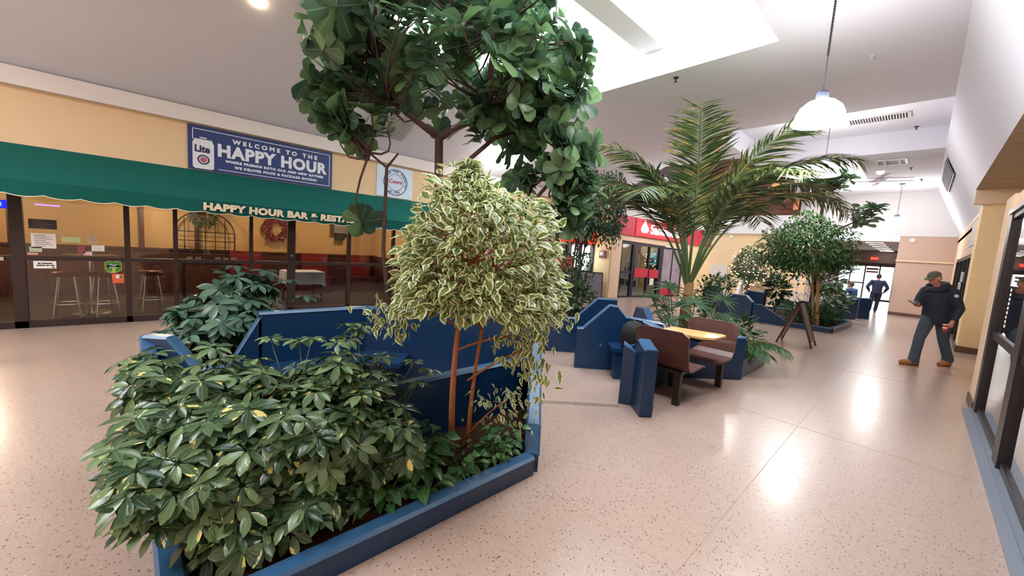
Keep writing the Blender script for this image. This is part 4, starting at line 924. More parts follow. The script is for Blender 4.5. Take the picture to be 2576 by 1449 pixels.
for i, (x, y, z) in enumerate(((-2.85 * 1.23 / 1.0 + .1, 6.9, CEIL), (-.55, 14.3, 5.4), (-.9, 7.9, CEIL), (-.62, 16.8, CEIL), (-1.9, 15.2, CEIL), (-.4, 18.9, CEIL))):
    t = thing('sprinkler', ['sprinkler head by the near edge of the large skylight', 'black sprinkler head beside the slatted vent', 'pale sprinkler head above the large lamp', 'tiny sprinkler head beyond the open vent', 'tiny sprinkler head before the far skylight', 'tiny sprinkler head near the far pendant'][i], 'sprinkler', (x, y, z), 'ceiling sprinklers')
    m = BLK if i != 2 else VW
    MB().lathe([(0, 0), (.05, 0), (.03, -.015), (.012, -.02), (.012, -.07), (.03, -.075), (0, -.08)], (x, y, z), 12).build('head', m, t)
tag(MB().lathe([(0, 0), (.1, 0), (.1, -.06), (.05, -.1), (0, -.11)], (-1.3, 17.0, CEIL), 18).build('ceiling_dome', mat('dome_white', (235, 235, 235), .4, emit=(255, 250, 240), estr=.6)), 'small white dome fixture on the ceiling between vent and skylight', 'fixture')
# corridor troffers
def troffer(y, i):
    t = thing('ceiling_light', ['nearest', 'second', 'third', 'fourth', 'fifth', 'farthest'][i] + ' lit panel light in the corridor ceiling', 'light', (-1.5, y, 2.92), 'corridor panel lights')
    MB().bb(-1.83, -1.22, y - .13, y + .13, 2.88, 2.92).build('frame', VW, t); MB().bb(-1.80, -1.25, y - .07, y + .07, 2.872, 2.88).build('diffuser', MATS.get('troffer') or emat('troffer', (255, 250, 240), 9.0), t)
for i, y in enumerate((22.2, 23.7, 25.4, 27.2, 29.0, 30.5)): troffer(y, i)
ex = thing('exit_sign', 'small red lit exit sign above the far doors', 'sign', (-2.0, 31.0, 2.4)); MB().bb(-2.2, -1.85, 30.94, 31.0, 2.36, 2.54).build('housing', mat('exit_red', (190, 60, 56), .5, emit=(220, 50, 40), estr=.8), ex)
text('lettering', 'EXIT', (-2.17, 30.935, 2.40), (1, 0, 0), (0, 0, 1), .15, emat('exit_letter', (255, 120, 100), 2), ex)

# ================================================================ PLANTS
def leaf_tpl(kind, rows=5):
    t = np.linspace(0, 1, rows)
    if kind == 'ovate': wd = .24 * np.sin(PI * t ** .75) ** .9; wd[-1] = 0.0; wd[0] = .01
    elif kind == 'fiddle': wd = np.interp(t, [0, .2, .45, .7, .88, 1], [.03, .15, .24, .34, .33, .17])
    elif kind == 'oblong': wd = np.interp(t, [0, .15, .4, .65, .85, 1], [.02, .11, .20, .225, .16, .03])
    elif kind == 'heart': wd = .34 * np.sin(PI * t ** .6) ** .85; wd[0] = .05; wd[-1] = 0
    elif kind == 'blade': wd = .05 * np.sin(PI * t ** .7) ** .7; wd[0] = .01; wd[-1] = 0
    elif kind == 'frond': wd = .022 * np.sin(PI * t ** .55) ** .6; wd[0] = .006; wd[-1] = 0
    curl = {'ovate': .22, 'fiddle': .2, 'oblong': .2, 'heart': .28, 'blade': .35, 'frond': .3}[kind]
    fold = {'ovate': .35, 'fiddle': .25, 'oblong': .3, 'heart': .25, 'blade': .5, 'frond': .4}[kind]
    vs = []; uv = []
    for i in range(rows):
        z = -curl * t[i] ** 2
        vs += [(-wd[i], t[i], z + fold * wd[i]), (0, t[i], z), (wd[i], t[i], z + fold * wd[i])]
        uv += [(0, t[i]), (.5, t[i]), (1, t[i])]
    fs = []
    for i in range(rows - 1):
        a = 3 * i; fs += [(a, a + 1, a + 4, a + 3), (a + 1, a + 2, a + 5, a + 4)]
    return np.array(vs), np.array(fs), np.array(uv)
TPL = {(k, r): leaf_tpl(k, r) for k in ('ovate', 'fiddle', 'oblong', 'heart', 'blade', 'frond') for r in (4, 5, 7)}
class Leaves:
    def __init__(s): s.items = []
    def add(s, p, d, up, L, kind='ovate', rows=5, wsc=1.0):
        s.items.append((kind, rows, p, d, up, L, wsc))
    def build(s, name, m, parent=None):
        V = []; F = []; U = []; Rn = []; off = 0
        for kind, rows, p, d, up, L, wsc in s.items:
            tv, tf, tu = TPL[(kind, rows)]
            d = np.asarray(d, float); d = d / (np.linalg.norm(d) + 1e-9); up = np.asarray(up, float)
            x = np.cross(d, up); nx = np.linalg.norm(x)
            if nx < 1e-4: x = np.cross(d, (1, 0, 0.1)); nx = np.linalg.norm(x)
            x = x / nx; z = np.cross(x, d)
            q = tv * np.array([wsc, 1, 1])
            V.append(np.asarray(p) + L * (q[:, :1] * x + q[:, 1:2] * d + q[:, 2:3] * z)); F.append(tf + off); U.append(tu); Rn.append(np.full(len(tv), rng.random())); off += len(tv)
        V = np.concatenate(V); F = np.concatenate(F); U = np.concatenate(U); Rn = np.concatenate(Rn)
        me = bpy.data.meshes.new(name); me.vertices.add(len(V)); me.vertices.foreach_set('co', V.astype(np.float32).ravel())
        me.loops.add(len(F) * 4); me.loops.foreach_set('vertex_index', F.ravel().astype(np.int32))
        me.polygons.add(len(F)); me.polygons.foreach_set('loop_start', np.arange(0, len(F) * 4, 4, dtype=np.int32)); me.polygons.foreach_set('loop_total', np.full(len(F), 4, np.int32))
        me.polygons.foreach_set('use_smooth', np.ones(len(F), bool))
        ul = me.uv_layers.new(name='UVMap'); ul.data.foreach_set('uv', U[F.ravel()].astype(np.float32).ravel())
        at = me.attributes.new('rnd', 'FLOAT', 'POINT'); at.data.foreach_set('value', Rn.astype(np.float32))
        me.materials.append(m); me.update(); me.validate()
        o = bpy.data.objects.new(name, me); COL.objects.link(o)
        if parent is not None:
            o.parent = parent
            if PLOC.get(parent.name): o.location = -Vector(PLOC[parent.name])
        return o
def rv(): v = rng.normal(size=3); return v / np.linalg.norm(v)
def A3(*v): return np.array(v, float)
def curve(p, q, sag=0.0, n=5, jit=0.0):
    p = np.asarray(p, float); q = np.asarray(q, float); out = []
    j = rng.normal(size=3) * jit
    for i in range(n + 1):
        t = i / n; out.append(tuple(p * (1 - t) + q * t + A3(0, 0, sag) * 4 * t * (1 - t) + j * math.sin(PI * t)))
    return out

BARK_O = mat('orange_brown_bark', (164, 98, 56), 0.8, noise=.15, nscale=20, bump=.4, bscale=60)
BARK_D = mat('dark_bark', (84, 60, 56), 0.85, noise=.2, nscale=14, bump=.4, bscale=50)
BARK_T = mat('tan_bark', (168, 128, 88), 0.8, noise=.2, nscale=14, bump=.4, bscale=50)
STEMG = mat('green_stem', (92, 104, 62), 0.6)

L_VAR = leafmat('variegated_ficus_leaf', (84, 112, 60), (140, 162, 92), edge=(250, 248, 206), ethr=.575, rough=.36)
L_FID = leafmat('fiddle_leaf', (66, 94, 76), (122, 158, 104), rough=.32, trans=.35)
L_SCH = leafmat('umbrella_leaf', (38, 66, 42), (122, 150, 104), splash=(232, 220, 130), sthr=.655, rough=.25, trans=.2)
L_SCD = leafmat('umbrella_leaf_dark', (44, 74, 62), (92, 126, 102), rough=.34, trans=.15)
L_PTH = leafmat('pothos_leaf', (46, 92, 50), (96, 142, 84), rough=.3, trans=.2)
L_DKF = leafmat('dark_ficus_leaf', (30, 56, 40), (74, 108, 66), rough=.38)
L_FIC = leafmat('green_ficus_leaf', (34, 72, 34), (80, 122, 56), rough=.38)
L_PLM = leafmat('palm_leaf', (36, 66, 42), (104, 122, 66), splash=(206, 170, 104), sthr=.60, rough=.4, trans=.2)
L_FAN = leafmat('fan_palm_leaf', (58, 96, 70), (110, 144, 100), rough=.4)
L_FRN = leafmat('fern_leaf', (34, 72, 40), (70, 116, 58), rough=.5)

def ficus(root, base, zc, R, H, nleaf, L, lm, bark, stems, kind='ovate', rows=5, droop=.75, seed=1, trunk_r=.03, wsc=1.0, hollow=.55, low=None, cen=None, twig=120, flat=None):
    """clipped crown: ellipsoid radius R (xy) / H (half height) centred at zc"""
    global rng
    rng = np.random.default_rng(seed)
    base = np.asarray(base, float); c = A3(*(cen if cen else (base[0], base[1], zc)))
    tb = MB(); forks = []
    for (dx, dy, r, ztop) in stems:
        p0 = base + A3(dx, dy, 0); p1 = A3(base[0] + (c[0] - base[0]) * .35 + dx * 1.6, base[1] + (c[1] - base[1]) * .35 + dy * 1.6, ztop)
        pts = curve(p0, p1, 0, 8, .035); tb.tube(pts, [r * (1 - .45 * i / 8) for i in range(9)], 9); forks.append((np.array(pts[-1]), r * .55)); forks.append((np.array(pts[-3]), r * .5))
    tb.build('trunk', bark, root, smooth=True)
    br = MB(); ends = []
    for k in range(twig):
        d = rv(); d[2] = abs(d[2]) * .9 - (.25 if k % 3 == 0 else 0)
        e = c + d * A3(R, R, H) * rng.uniform(.6, .95); f, fr_ = forks[k % len(forks)]
        pts = curve(f, e, .06, 4, .03); br.tube(pts, [max(.003, fr_ * .45 * (1 - .85 * i / 4)) for i in range(5)], 5); ends.append(e)
    br.build('branches', bark, root, smooth=True)
    lv = Leaves()
    for k in range(nleaf):
        d = rv()
        if low is not None and d[2] < low: d[2] = low + rng.uniform(0, .5) * abs(d[2]); d /= np.linalg.norm(d)
        rr = rng.uniform(hollow, 1.0) ** .6
        p = c + d * A3(R, R, H) * rr * (1 + .10 * math.sin(5 * d[0] + 3 * d[1] + seed) + .06 * math.sin(9 * d[2] + 4 * d[0]))
        dd = d * A3(1, 1, .35) + A3(0, 0, -droop) + rng.normal(size=3) * .45
        up = d * .8 + A3(0, 0, .9) + rng.normal(size=3) * .3
        if flat is not None and p[2] < flat: p[2] = flat + rng.uniform(0, .22)
        lv.add(p, dd, up, L * rng.uniform(.7, 1.25), kind, rows, wsc)
    return lv

# --- variegated ficus (front)
t = thing('ficus_tree', 'variegated cream edged ficus with orange brown twin trunks in the nearest blue planter', 'tree', (-2.31, 1.72, .08))
lv = ficus(t, (-2.33, 1.68, .05), 1.50, .575, .70, 3600, .08, L_VAR, BARK_O, [(0, 0, .026, 1.45), (.05, .11, .018, 1.35)], seed=3, low=-.30, cen=(-2.17, 1.69, 1.44), hollow=.45, droop=.25, wsc=1.35, flat=1.18)
c = A3(-2.24, 1.64, 1.62)
for k in range(500):      # conical top
    a = rng.uniform(0, 2 * PI); z = rng.uniform(.3, .62); r = (.66 - z) * .75 * rng.uniform(.2, 1)
    lv.add(c + A3(r * math.cos(a), r * math.sin(a), z), A3(math.cos(a), math.sin(a), -.4) + rng.normal(size=3) * .4, A3(0, 0, 1), .07 * rng.uniform(.7, 1.2), 'ovate')
for (x, y, z, n) in ((-1.82, 2.1, 1.2, 70), (-1.95, 1.95, 1.0, 90), (-1.80, 1.98, .80, 50), (-2.55, 1.25, 1.12, 90), (-1.75, 1.85, 1.2, 60)):
    for k in range(n):
        p = A3(x, y, z) + rng.normal(size=3) * A3(.09, .09, .075); lv.add(p, rng.normal(size=3) * .5 + A3(0, 0, -.9), rv() + A3(0, 0, .8), .08 * rng.uniform(.7, 1.2), 'ovate')
for (x, y, z, n) in ((-2.12, 1.9, .52, 34), (-2.02, 1.98, .42, 30), (-2.1, 1.95, .28, 12), (-1.95, 2.05, .56, 24)):
    for k in range(n): lv.add(A3(x, y, z) + rng.normal(size=3) * A3(.09, .09, .05), rng.normal(size=3) * .6 + A3(.1, .1, -.8), rv() + A3(0, 0, .8), .06 * rng.uniform(.7, 1.1), 'ovate')
lv.build('foliage', L_VAR, t)
b = MB(); b.tube(curve((-2.33, 1.66, .85), (-1.95, 1.95, 1.02), .03), .009, 6); b.tube(curve((-2.28, 1.76, .62), (-1.85, 2.0, .95), .03), .009, 6); b.tube(curve((-2.3, 1.72, .1), (-2.05, 1.96, .5), .03), .006, 5); b.tube(curve((-2.33, 1.66, 1.05), (-2.65, 1.3, 1.2), .03), .008, 5)
b.build('side_shoots', BARK_O, t, smooth=True)

# --- fiddle leaf fig, tall
rng = np.random.default_rng(11)
t = thing('fiddle_leaf_fig', 'tall dark fiddle-leaf fig with forked brown trunk reaching into the large skylight', 'tree', (-4.6, 2.9, .08))
F0 = A3(-4.62, 2.86, 3.05)
tb = MB(); tb.tube([(-4.62, 2.9, .04), (-4.58, 2.92, 1.2), (-4.6, 2.88, 2.3), tuple(F0)], [.075, .065, .06, .055], 10)
tb.tube([tuple(F0), (-4.85, 2.65, 3.25), (-5.1, 2.4, 3.5), (-5.3, 2.2, 4.1)], [.05, .04, .03, .02], 9)
tb.tube([tuple(F0), (-4.35, 3.15, 3.3), (-4.2, 3.3, 3.6), (-4.1, 3.3, 4.4), (-4.2, 3.2, 5.1)], [.055, .045, .04, .03, .02], 9)
tb.tube([(-4.35, 3.15, .04), (-4.4, 3.15, 1.5), (-4.3, 3.1, 2.75), (-4.1, 3.4, 3.1), (-3.9, 3.9, 3.3)], [.045, .04, .035, .028, .018], 8)
tb.tube([(-4.9, 2.45, .04), (-4.98, 2.3, 1.5), (-5.0, 2.32, 2.6), (-5.05, 2.1, 2.75)], [.03, .028, .022, .014], 8)
tb.tube([(-5.0, 2.32, 2.6), (-4.95, 2.45, 2.8)], [.018, .012], 6)
tb.tube([(-3.7, 3.35, .04), (-3.85, 3.6, 1.6), (-3.8, 3.85, 2.5), (-3.5, 4.0, 2.75)], [.035, .03, .024, .014], 8)
tb.build('trunk', BARK_D, t, smooth=True)
lv = Leaves(); br = MB()
R0 = cam_o.matrix_world.to_3x3(); camx = np.array(R0 @ Vector((1, 0, 0))); camz = np.array([0, 0, 1.0])
def rosette(p, axis, n, L, kind, wsc=1.0, spread=1.0, rows=5):
    axis = np.asarray(axis, float); axis /= np.linalg.norm(axis)
    u = np.cross(axis, rv()); u /= np.linalg.norm(u); v = np.cross(axis, u)
    for k in range(n):
        a = 2 * PI * k * .382 + rng.uniform(-.2, .2); el = rng.uniform(.05, .7)
        d = (u * math.cos(a) + v * math.sin(a)) * spread + axis * el
        lv.add(p + axis * .05 * (k / n) * 2, d, axis + d * -.2, L * rng.uniform(.75, 1.2), kind, rows, wsc)
clusters = []
cc_ = A3(-4.50, 2.86, 4.02)
for k in range(240):
    d = rv(); rr = rng.uniform(.3, 1) ** .5
    p = cc_ + d * A3(1.55, 1.55, 1.05) * rr
    lat = (p - cc_) @ camx
    if p[2] < 3.42 and lat < .25 and lat > -.95: continue
    if p[2] < 3.15 and lat < .25: continue
    if p[2] > 5.1: continue
    clusters.append(p)
for q in ((-5.35, 1.85, 3.0), (-5.2, 2.0, 2.85), (-5.05, 2.15, 2.95), (-4.95, 2.3, 3.05), (-5.6, 1.7, 3.3), (-3.45, 4.0, 2.9), (-3.3, 4.2, 2.6), (-3.4, 4.05, 2.4), (-3.3, 4.3, 2.2), (-3.2, 4.35, 2.45), (-3.7, 3.9, 2.75), (-3.6, 3.8, 3.1), (-3.5, 4.1, 3.3), (-3.8, 3.6, 3.0), (-3.25, 4.3, 3.0), (-3.9, 3.8, 2.5), (-3.35, 4.15, 2.05), (-3.45, 4.1, 2.0), (-3.3, 4.2, 1.95), (-5.1, 2.05, 1.85), (-3.9, 3.5, 2.2)): clusters.append(A3(*q))
for (cx, cy, cz, rx, rz, n) in ((-3.75, 3.7, 3.45, .38, .35, 34), (-3.4, 4.05, 3.0, .30, .30, 26), (-3.4, 4.05, 2.45, .24, .34, 26), (-3.35, 4.0, 3.9, .28, .4, 26), (-4.15, 3.75, 3.1, .34, .16, 14), (-3.95, 3.75, 2.65, .2, .2, 8), (-5.45, 1.8, 3.6, .3, .45, 22), (-5.15, 1.95, 3.1, .3, .14, 12)):
    for k in range(int(n * .62)): clusters.append(A3(cx, cy, cz) + rv() * A3(rx, rx, rz) * rng.uniform(.3, 1.15))
forks = [A3(-5.1, 2.4, 3.5), A3(-4.2, 3.3, 3.6), A3(-4.1, 3.3, 4.4), A3(-3.9, 3.9, 3.3), A3(-5.05, 2.1, 2.75), A3(-3.5, 4.0, 2.75), A3(-5.3, 2.2, 4.1)]
lampd = A3(-7.9, 7.1, 2.25); lampd /= np.linalg.norm(lampd)
clusters = [p for p in clusters if np.linalg.norm(np.cross(p - A3(0, 0, 1.65), lampd)) > .2]
for p in clusters:
    f = min(forks, key=lambda q: np.linalg.norm(q - p)); pts = curve(f, p, -.08, 4, .06); br.tube(pts, [.018, .015, .012, .010, .008], 5)
    rosette(p, (p - cc_) * .3 + A3(0, 0, .75) + rng.normal(size=3) * .45, int(rng.integers(6, 10)), float(rng.uniform(.2, .29)), 'fiddle', 1.1, rows=7 if p[2] < 3.6 else 5)
lv.build('foliage', L_FID, t); br.build('branches', BARK_D, t, smooth=True)

# --- umbrella shrubs
def schefflera(root, spots, L, lm, stem_m, nl=(7, 9), base_pts=None, rows=5, seed=4):
    global rng, lv
    rng = np.random.default_rng(seed); lv = Leaves(); st_ = MB()
    for (p, out) in spots:
        p = np.asarray(p, float); n = int(rng.integers(nl[0], nl[1] + 1)); ax = np.asarray(out, float) * .55 + A3(0, 0, .8) + rng.normal(size=3) * .22; ax /= np.linalg.norm(ax)
        u = np.cross(ax, rv()); u /= np.linalg.norm(u); v = np.cross(ax, u); a0 = rng.uniform(0, 6)
        LL = L * rng.uniform(.75, 1.2)
        for k in range(n):
            a = a0 + 2 * PI * k / n + rng.uniform(-.12, .12); d = (u * math.cos(a) + v * math.sin(a)) + ax * rng.uniform(-.35, .15)
            lv.add(p + (u * math.cos(a) + v * math.sin(a)) * .014, d, ax, LL * rng.uniform(.85, 1.1), 'oblong', rows, 1.05)
        bp = base_pts[int(rng.integers(len(base_pts)))]; st_.tube(curve(bp, p - ax * .02, .0, 4, .03), [.007, .006, .005, .004, .003], 4)
    lv.build('foliage', lm, root); st_.build('stems', stem_m, root)
t = thing('umbrella_shrub', 'large glossy umbrella shrub with yellow splashed leaves filling the front of the nearest planter', 'shrub', (-2.4, .6, .08))
rng = np.random.default_rng(21); spots = []
def mound(cx, cy, cz, rx, ry, rz, n, zmin=.12):
    for k in range(n):
        d = rv()
        if d[2] < -.35: d[2] *= -.6
        p = A3(cx, cy, cz) + d * A3(rx, ry, rz) * rng.uniform(.6, 1.0)
        if p[2] < zmin: p[2] = zmin + rng.uniform(0, .1)
        spots.append((p, d))
mound(-2.32, .62, .48, .34, .52, .34, 190)
mound(-2.30, .25, .40, .34, .32, .34, 120)
mound(-2.60, .9, .62, .38, .42, .26, 80)
mound(-2.85, .35, .60, .42, .36, .26, 80)
mound(-2.2, 1.05, .36, .26, .22, .28, 60)
mound(-2.45, -.06, .40, .5, .2, .36, 120)
mound(-3.25, .0, .6, .5, .2, .24, 60)
mound(-2.1, .1, .25, .25, .25, .2, 60)
mound(-2.1, .5, .22, .2, .4, .15, 60)
mound(-2.25, .3, .2, .3, .2, .12, 60)
for q in ((-3.0, 1.15, .98), (-3.05, 1.22, .92), (-2.95, 1.1, .88), (-2.9, .75, .92), (-2.8, .8, .95), (-2.7, 1.25, .78), (-2.65, 1.5, .72), (-2.55, 1.6, .66), (-3.1, .3, .88), (-3.2, .15, .82), (-2.9, .0, .78), (-3.0, .6, .93), (-2.75, .95, .9), (-2.5, 1.45, .6)): spots.append((A3(*q), A3(0, 0, 1)))
spots = [(p + A3(0, .0, 0), d) for p, d in spots if not (p[1] < .12 and p[2] < .34) and p[1] > -.13 and not (p[0] > -2.05 and p[1] < .25)]
schefflera(t, spots, .105, L_SCH, STEMG, base_pts=[A3(-2.3, .7, .06), A3(-2.35, .4, .06), A3(-2.2, .9, .06), A3(-2.4, .55, .06)], seed=5)
t = thing('umbrella_shrub', 'dark grey green umbrella shrub behind the bench wall, in front of the bar windows', 'shrub', (-5.1, .7, .08))
rng = np.random.default_rng(22); spots = []
mound(-5.1, .62, .62, .62, .52, .42, 170); mound(-5.1, .75, .98, .38, .30, .22, 50); mound(-5.3, .3, .35, .4, .3, .3, 60)
for q in ((-5.0, .95, 1.22), (-4.95, 1.15, 1.12), (-5.15, .7, 1.26), (-4.8, 1.3, .95)): spots.append((A3(*q), A3(0, 0, 1)))
schefflera(t, spots, .15, L_SCD, STEMG, base_pts=[A3(-5.1, .8, .06), A3(-5.2, .6, .06), A3(-5.0, .9, .06)], seed=6)

# --- pothos ground cover around the twin trunks
t = thing('leafy_groundcover', 'low heart leaved groundcover plant around the ficus trunks in the nearest planter', 'plant', (-2.15, 1.6, .08))
rng = np.random.default_rng(31); lv = Leaves(); sm = MB()
for (cx, cy, n, L, hz) in ((-2.12, 1.28, 60, .12, .2), (-2.2, 1.38, 40, .13, .26), (-2.02, 1.55, 50, .085, .12), (-1.97, 1.82, 60, .07, .14), (-2.08, 1.98, 40, .075, .2), (-1.98, 1.25, 30, .1, .08), (-2.05, 1.0, 24, .09, .1)):
    for k in range(n):
        a = rng.uniform(0, 2 * PI); r = rng.uniform(.02, .16); z = .1 + rng.uniform(.2, 1) * hz
        p = A3(cx + r * math.cos(a), cy + r * math.sin(a), z)
        if p[0] > -1.9: p[0] = -1.9
        lv.add(p, A3(math.cos(a), math.sin(a), rng.uniform(-.5, .4)), A3(0, 0, 1) + rng.normal(size=3) * .3, L * rng.uniform(.7, 1.2), 'heart', 5)
        if k % 2 == 0: sm.tube([(cx, cy, .07), tuple(p)], .003, 4)
lv.build('foliage', L_PTH, t); sm.build('stems', STEMG, t)

# --- palm in the middle planter
rng = np.random.default_rng(41)
t = thing('palm_tree', 'tall palm with a fan of feather fronds rising behind the brown booth', 'tree', (-2.85, 7.05, .1))
B0 = A3(-2.85, 7.05, 0)
tb = MB(); tb.tube([(-2.85, 7.05, .06), (-2.84, 7.05, .6), (-2.83, 7.06, 1.25)], [.11, .10, .075], 12)
for k in range(7): tb.lathe([(.112 - .004 * k, .12 + k * .15), (.122 - .004 * k, .13 + k * .15), (.11 - .004 * k, .145 + k * .15)], (-2.845, 7.05, 0), 12)
tb.build('trunk', BARK_T, t, smooth=True)
cr = MB(); lv = Leaves()
rightv = A3(.80, .60, 0); fwd = A3(-.6, .8, 0)
angs = [(-1.15, .1, 3.0), (-.85, -.35, 3.1), (-.6, .3, 3.1), (-.42, -.1, 3.3), (-.22, .35, 3.2), (-.08, -.3, 3.25), (.06, .5, 3.2), (.2, -.3, 3.3), (.38, .3, 3.4), (.55, -.3, 3.4), (.78, .1, 3.4), (.98, -.2, 3.2), (-.1, .7, 3.0), (.3, -.75, 3.0), (-.5, -.75, 2.8), (.7, .7, 3.0)]
for (sx_, fy, LL) in angs:
    nseg = 16; p = B0 + A3(0, 0, 1.1); ang = .04 + abs(sx_) * .16; side = rightv * sx_ + fwd * fy * .8; sl = max(.05, np.linalg.norm(side)); side = side / sl; lean = .12 + .22 * sl; pts = []
    for i in range(nseg + 1):
        pts.append(p.copy()); tt_ = i / nseg
        th = lean + (.35 + 1.35 * min(1.0, sl + .15)) * tt_ ** 2.0 * 1.3
        dirv = side * math.sin(th) + A3(0, 0, math.cos(th)); p = p + dirv * LL / nseg
    cr.tube([tuple(q) for q in pts], [.022 * (1 - .85 * i / nseg) + .003 for i in range(nseg + 1)], 6)
    P = np.array(pts)
    for k in range(74):
        tt_ = .34 + .66 * k / 73; f = tt_ * nseg; i = min(nseg - 1, int(f)); q = P[i] * (1 - (f - i)) + P[i + 1] * (f - i); tan = P[i + 1] - P[i]; tan /= np.linalg.norm(tan)
        lat = np.cross(tan, A3(0, 0, 1) + side * .01); 
        if np.linalg.norm(lat) < .05: lat = np.cross(tan, fwd)
        lat /= np.linalg.norm(lat); nn = np.cross(lat, tan)
        ll = .58 * math.sin(PI * min(1, (tt_ - .28) / .78)) ** .6 + .06
        for s_ in (-1, 1):
            lv.add(q, lat * s_ + tan * .8 + nn * .12 + A3(0, 0, -.12) + rng.normal(size=3) * .09, nn + rng.normal(size=3) * .25, ll * rng.uniform(.8, 1.1), 'frond', 5, 1.4)
cr.build('frond_stalks', mat('palm_stalk', (96, 120, 78), .5), t, smooth=True); lv.build('fronds', L_PLM, t)
t = thing('fan_palm', 'small fan palm cluster around the foot of the tall palm', 'plant', (-2.7, 6.6, .1))
lv = Leaves(); sm = MB(); rng = np.random.default_rng(43)
fan_p = [(-2.95, 6.3, .98), (-2.7, 6.5, .88), (-2.5, 6.55, .95), (-3.1, 6.6, .8), (-3.0, 6.25, .72), (-2.4, 6.8, .85), (-2.2, 6.9, .72), (-2.9, 6.45, 1.15), (-3.15, 6.35, .95), (-2.05, 7.0, .62), (-2.6, 6.4, .7), (-3.2, 7.0, 1.2), (-2.3, 7.2, 1.0), (-2.75, 6.25, .6)]
for q in fan_p:
    q = A3(*q); ax = rv() * .4 + A3(.1, -.4, .9); ax /= np.linalg.norm(ax); u = np.cross(ax, A3(1, 0, 0)); u /= np.linalg.norm(u); v = np.cross(ax, u)
    for k in range(13):
        a = -2.2 + 4.4 * k / 12; lv.add(q, u * math.cos(a) + v * math.sin(a) + ax * .1, ax, .3 * rng.uniform(.85, 1.1), 'blade', 5, 1.2)
    sm.tube(curve((-2.75 + rng.uniform(-.15, .15), 6.7 + rng.uniform(-.15, .15), .08), q, .05), .008, 5)
lv.build('fans', L_FAN, t); sm.build('stems', mat('brown_stem', (92, 80, 66), .7), t)
def bush(name, label, cat, base, c, r, n, L, lm, kind='ovate', seed=1, stem=STEMG, wsc=1.0, ns=8, droop=-.2):
    global rng
    rng = np.random.default_rng(seed); t = thing(name, label, cat, base); lv = Leaves(); sm = MB()
    for k in range(n):
        d = rv(); p = A3(*c) + d * A3(*r) * rng.uniform(.3, 1)
        if p[2] < base[2] + .02: p[2] = base[2] + .03 + rng.uniform(0, .05)
        lv.add(p, d * A3(1, 1, .4) + A3(0, 0, -droop) + rng.normal(size=3) * .35, A3(0, 0, 1) + rng.normal(size=3) * .4, L * rng.uniform(.7, 1.2), kind, 4 if L < .09 else 5, wsc)
    for k in range(ns):
        d = rv(); d[2] = abs(d[2]); sm.tube(curve(base, A3(*c) + d * A3(*r) * .7, .02), [.008, .007, .006, .005, .004, .003], 4)
    lv.build('foliage', lm, t); sm.build('stems', stem, t); return t
bush('leafy_shrub', 'bushy green shrub right behind the tall palm trunk', 'shrub', (-2.75, 7.75, .1), (-2.75, 7.8, .95), (.24, .24, .52), 420, .09, L_FIC, seed=51)
bush('leafy_shrub', 'low loose green plant between palm and the far blue wall', 'plant', (-2.15, 7.75, .1), (-2.15, 7.75, .42), (.4, .35, .32), 180, .16, L_PTH, seed=52)
# drooping side palm at the end of the middle planter
t = thing('drooping_palm', 'drooping feathery palm fronds spilling over the right curb of the middle planter', 'plant', (-1.95, 6.75, .1))
rng = np.random.default_rng(44); lv = Leaves(); cr = MB()
for a, LL, h0 in ((.1, .95, .55), (.6, .9, .5), (-.35, .8, .5), (1.1, .85, .5), (-.8, .75, .45), (.3, .6, .25), (2.0, .7, .5)):
    p = A3(-1.95, 6.75, .08); pts = []; side = A3(math.cos(a), math.sin(a), 0)
    for i in range(11):
        pts.append(p.copy()); th = .35 + 1.9 * (i / 10) ** 1.1; p = p + (side * math.sin(th) + A3(0, 0, math.cos(th) * (1 if i < 5 else .8))) * LL / 10
    P = np.array(pts); P[:, 2] = np.maximum(P[:, 2], .1)
    cr.tube([tuple(q) for q in P], [.008] * 5 + [.005] * 6, 5)
    for k in range(26):
        tt_ = .25 + .75 * k / 25; f = tt_ * 10; i = min(9, int(f)); q = P[i] * (1 - (f - i)) + P[i + 1] * (f - i); tan = P[i + 1] - P[i]; tan /= np.linalg.norm(tan) + 1e-6
        lat = np.cross(tan, A3(0, 0, 1)); lat /= np.linalg.norm(lat) + 1e-6
        for s_ in (-1, 1): lv.add(q, lat * s_ + tan * .5 + A3(0, 0, -.5), A3(0, 0, 1) + lat * s_ * .5, .2 * rng.uniform(.8, 1.1), 'frond', 4, 2.2)
cr.build('frond_stalks', STEMG, t); lv.build('fronds', L_FIC, t)
bush('leafy_groundcover', 'low dark leaves filling the right corner of the middle planter', 'plant', (-1.9, 7.2, .1), (-1.92, 7.1, .2), (.16, .34, .12), 120, .1, L_DKF, seed=53)

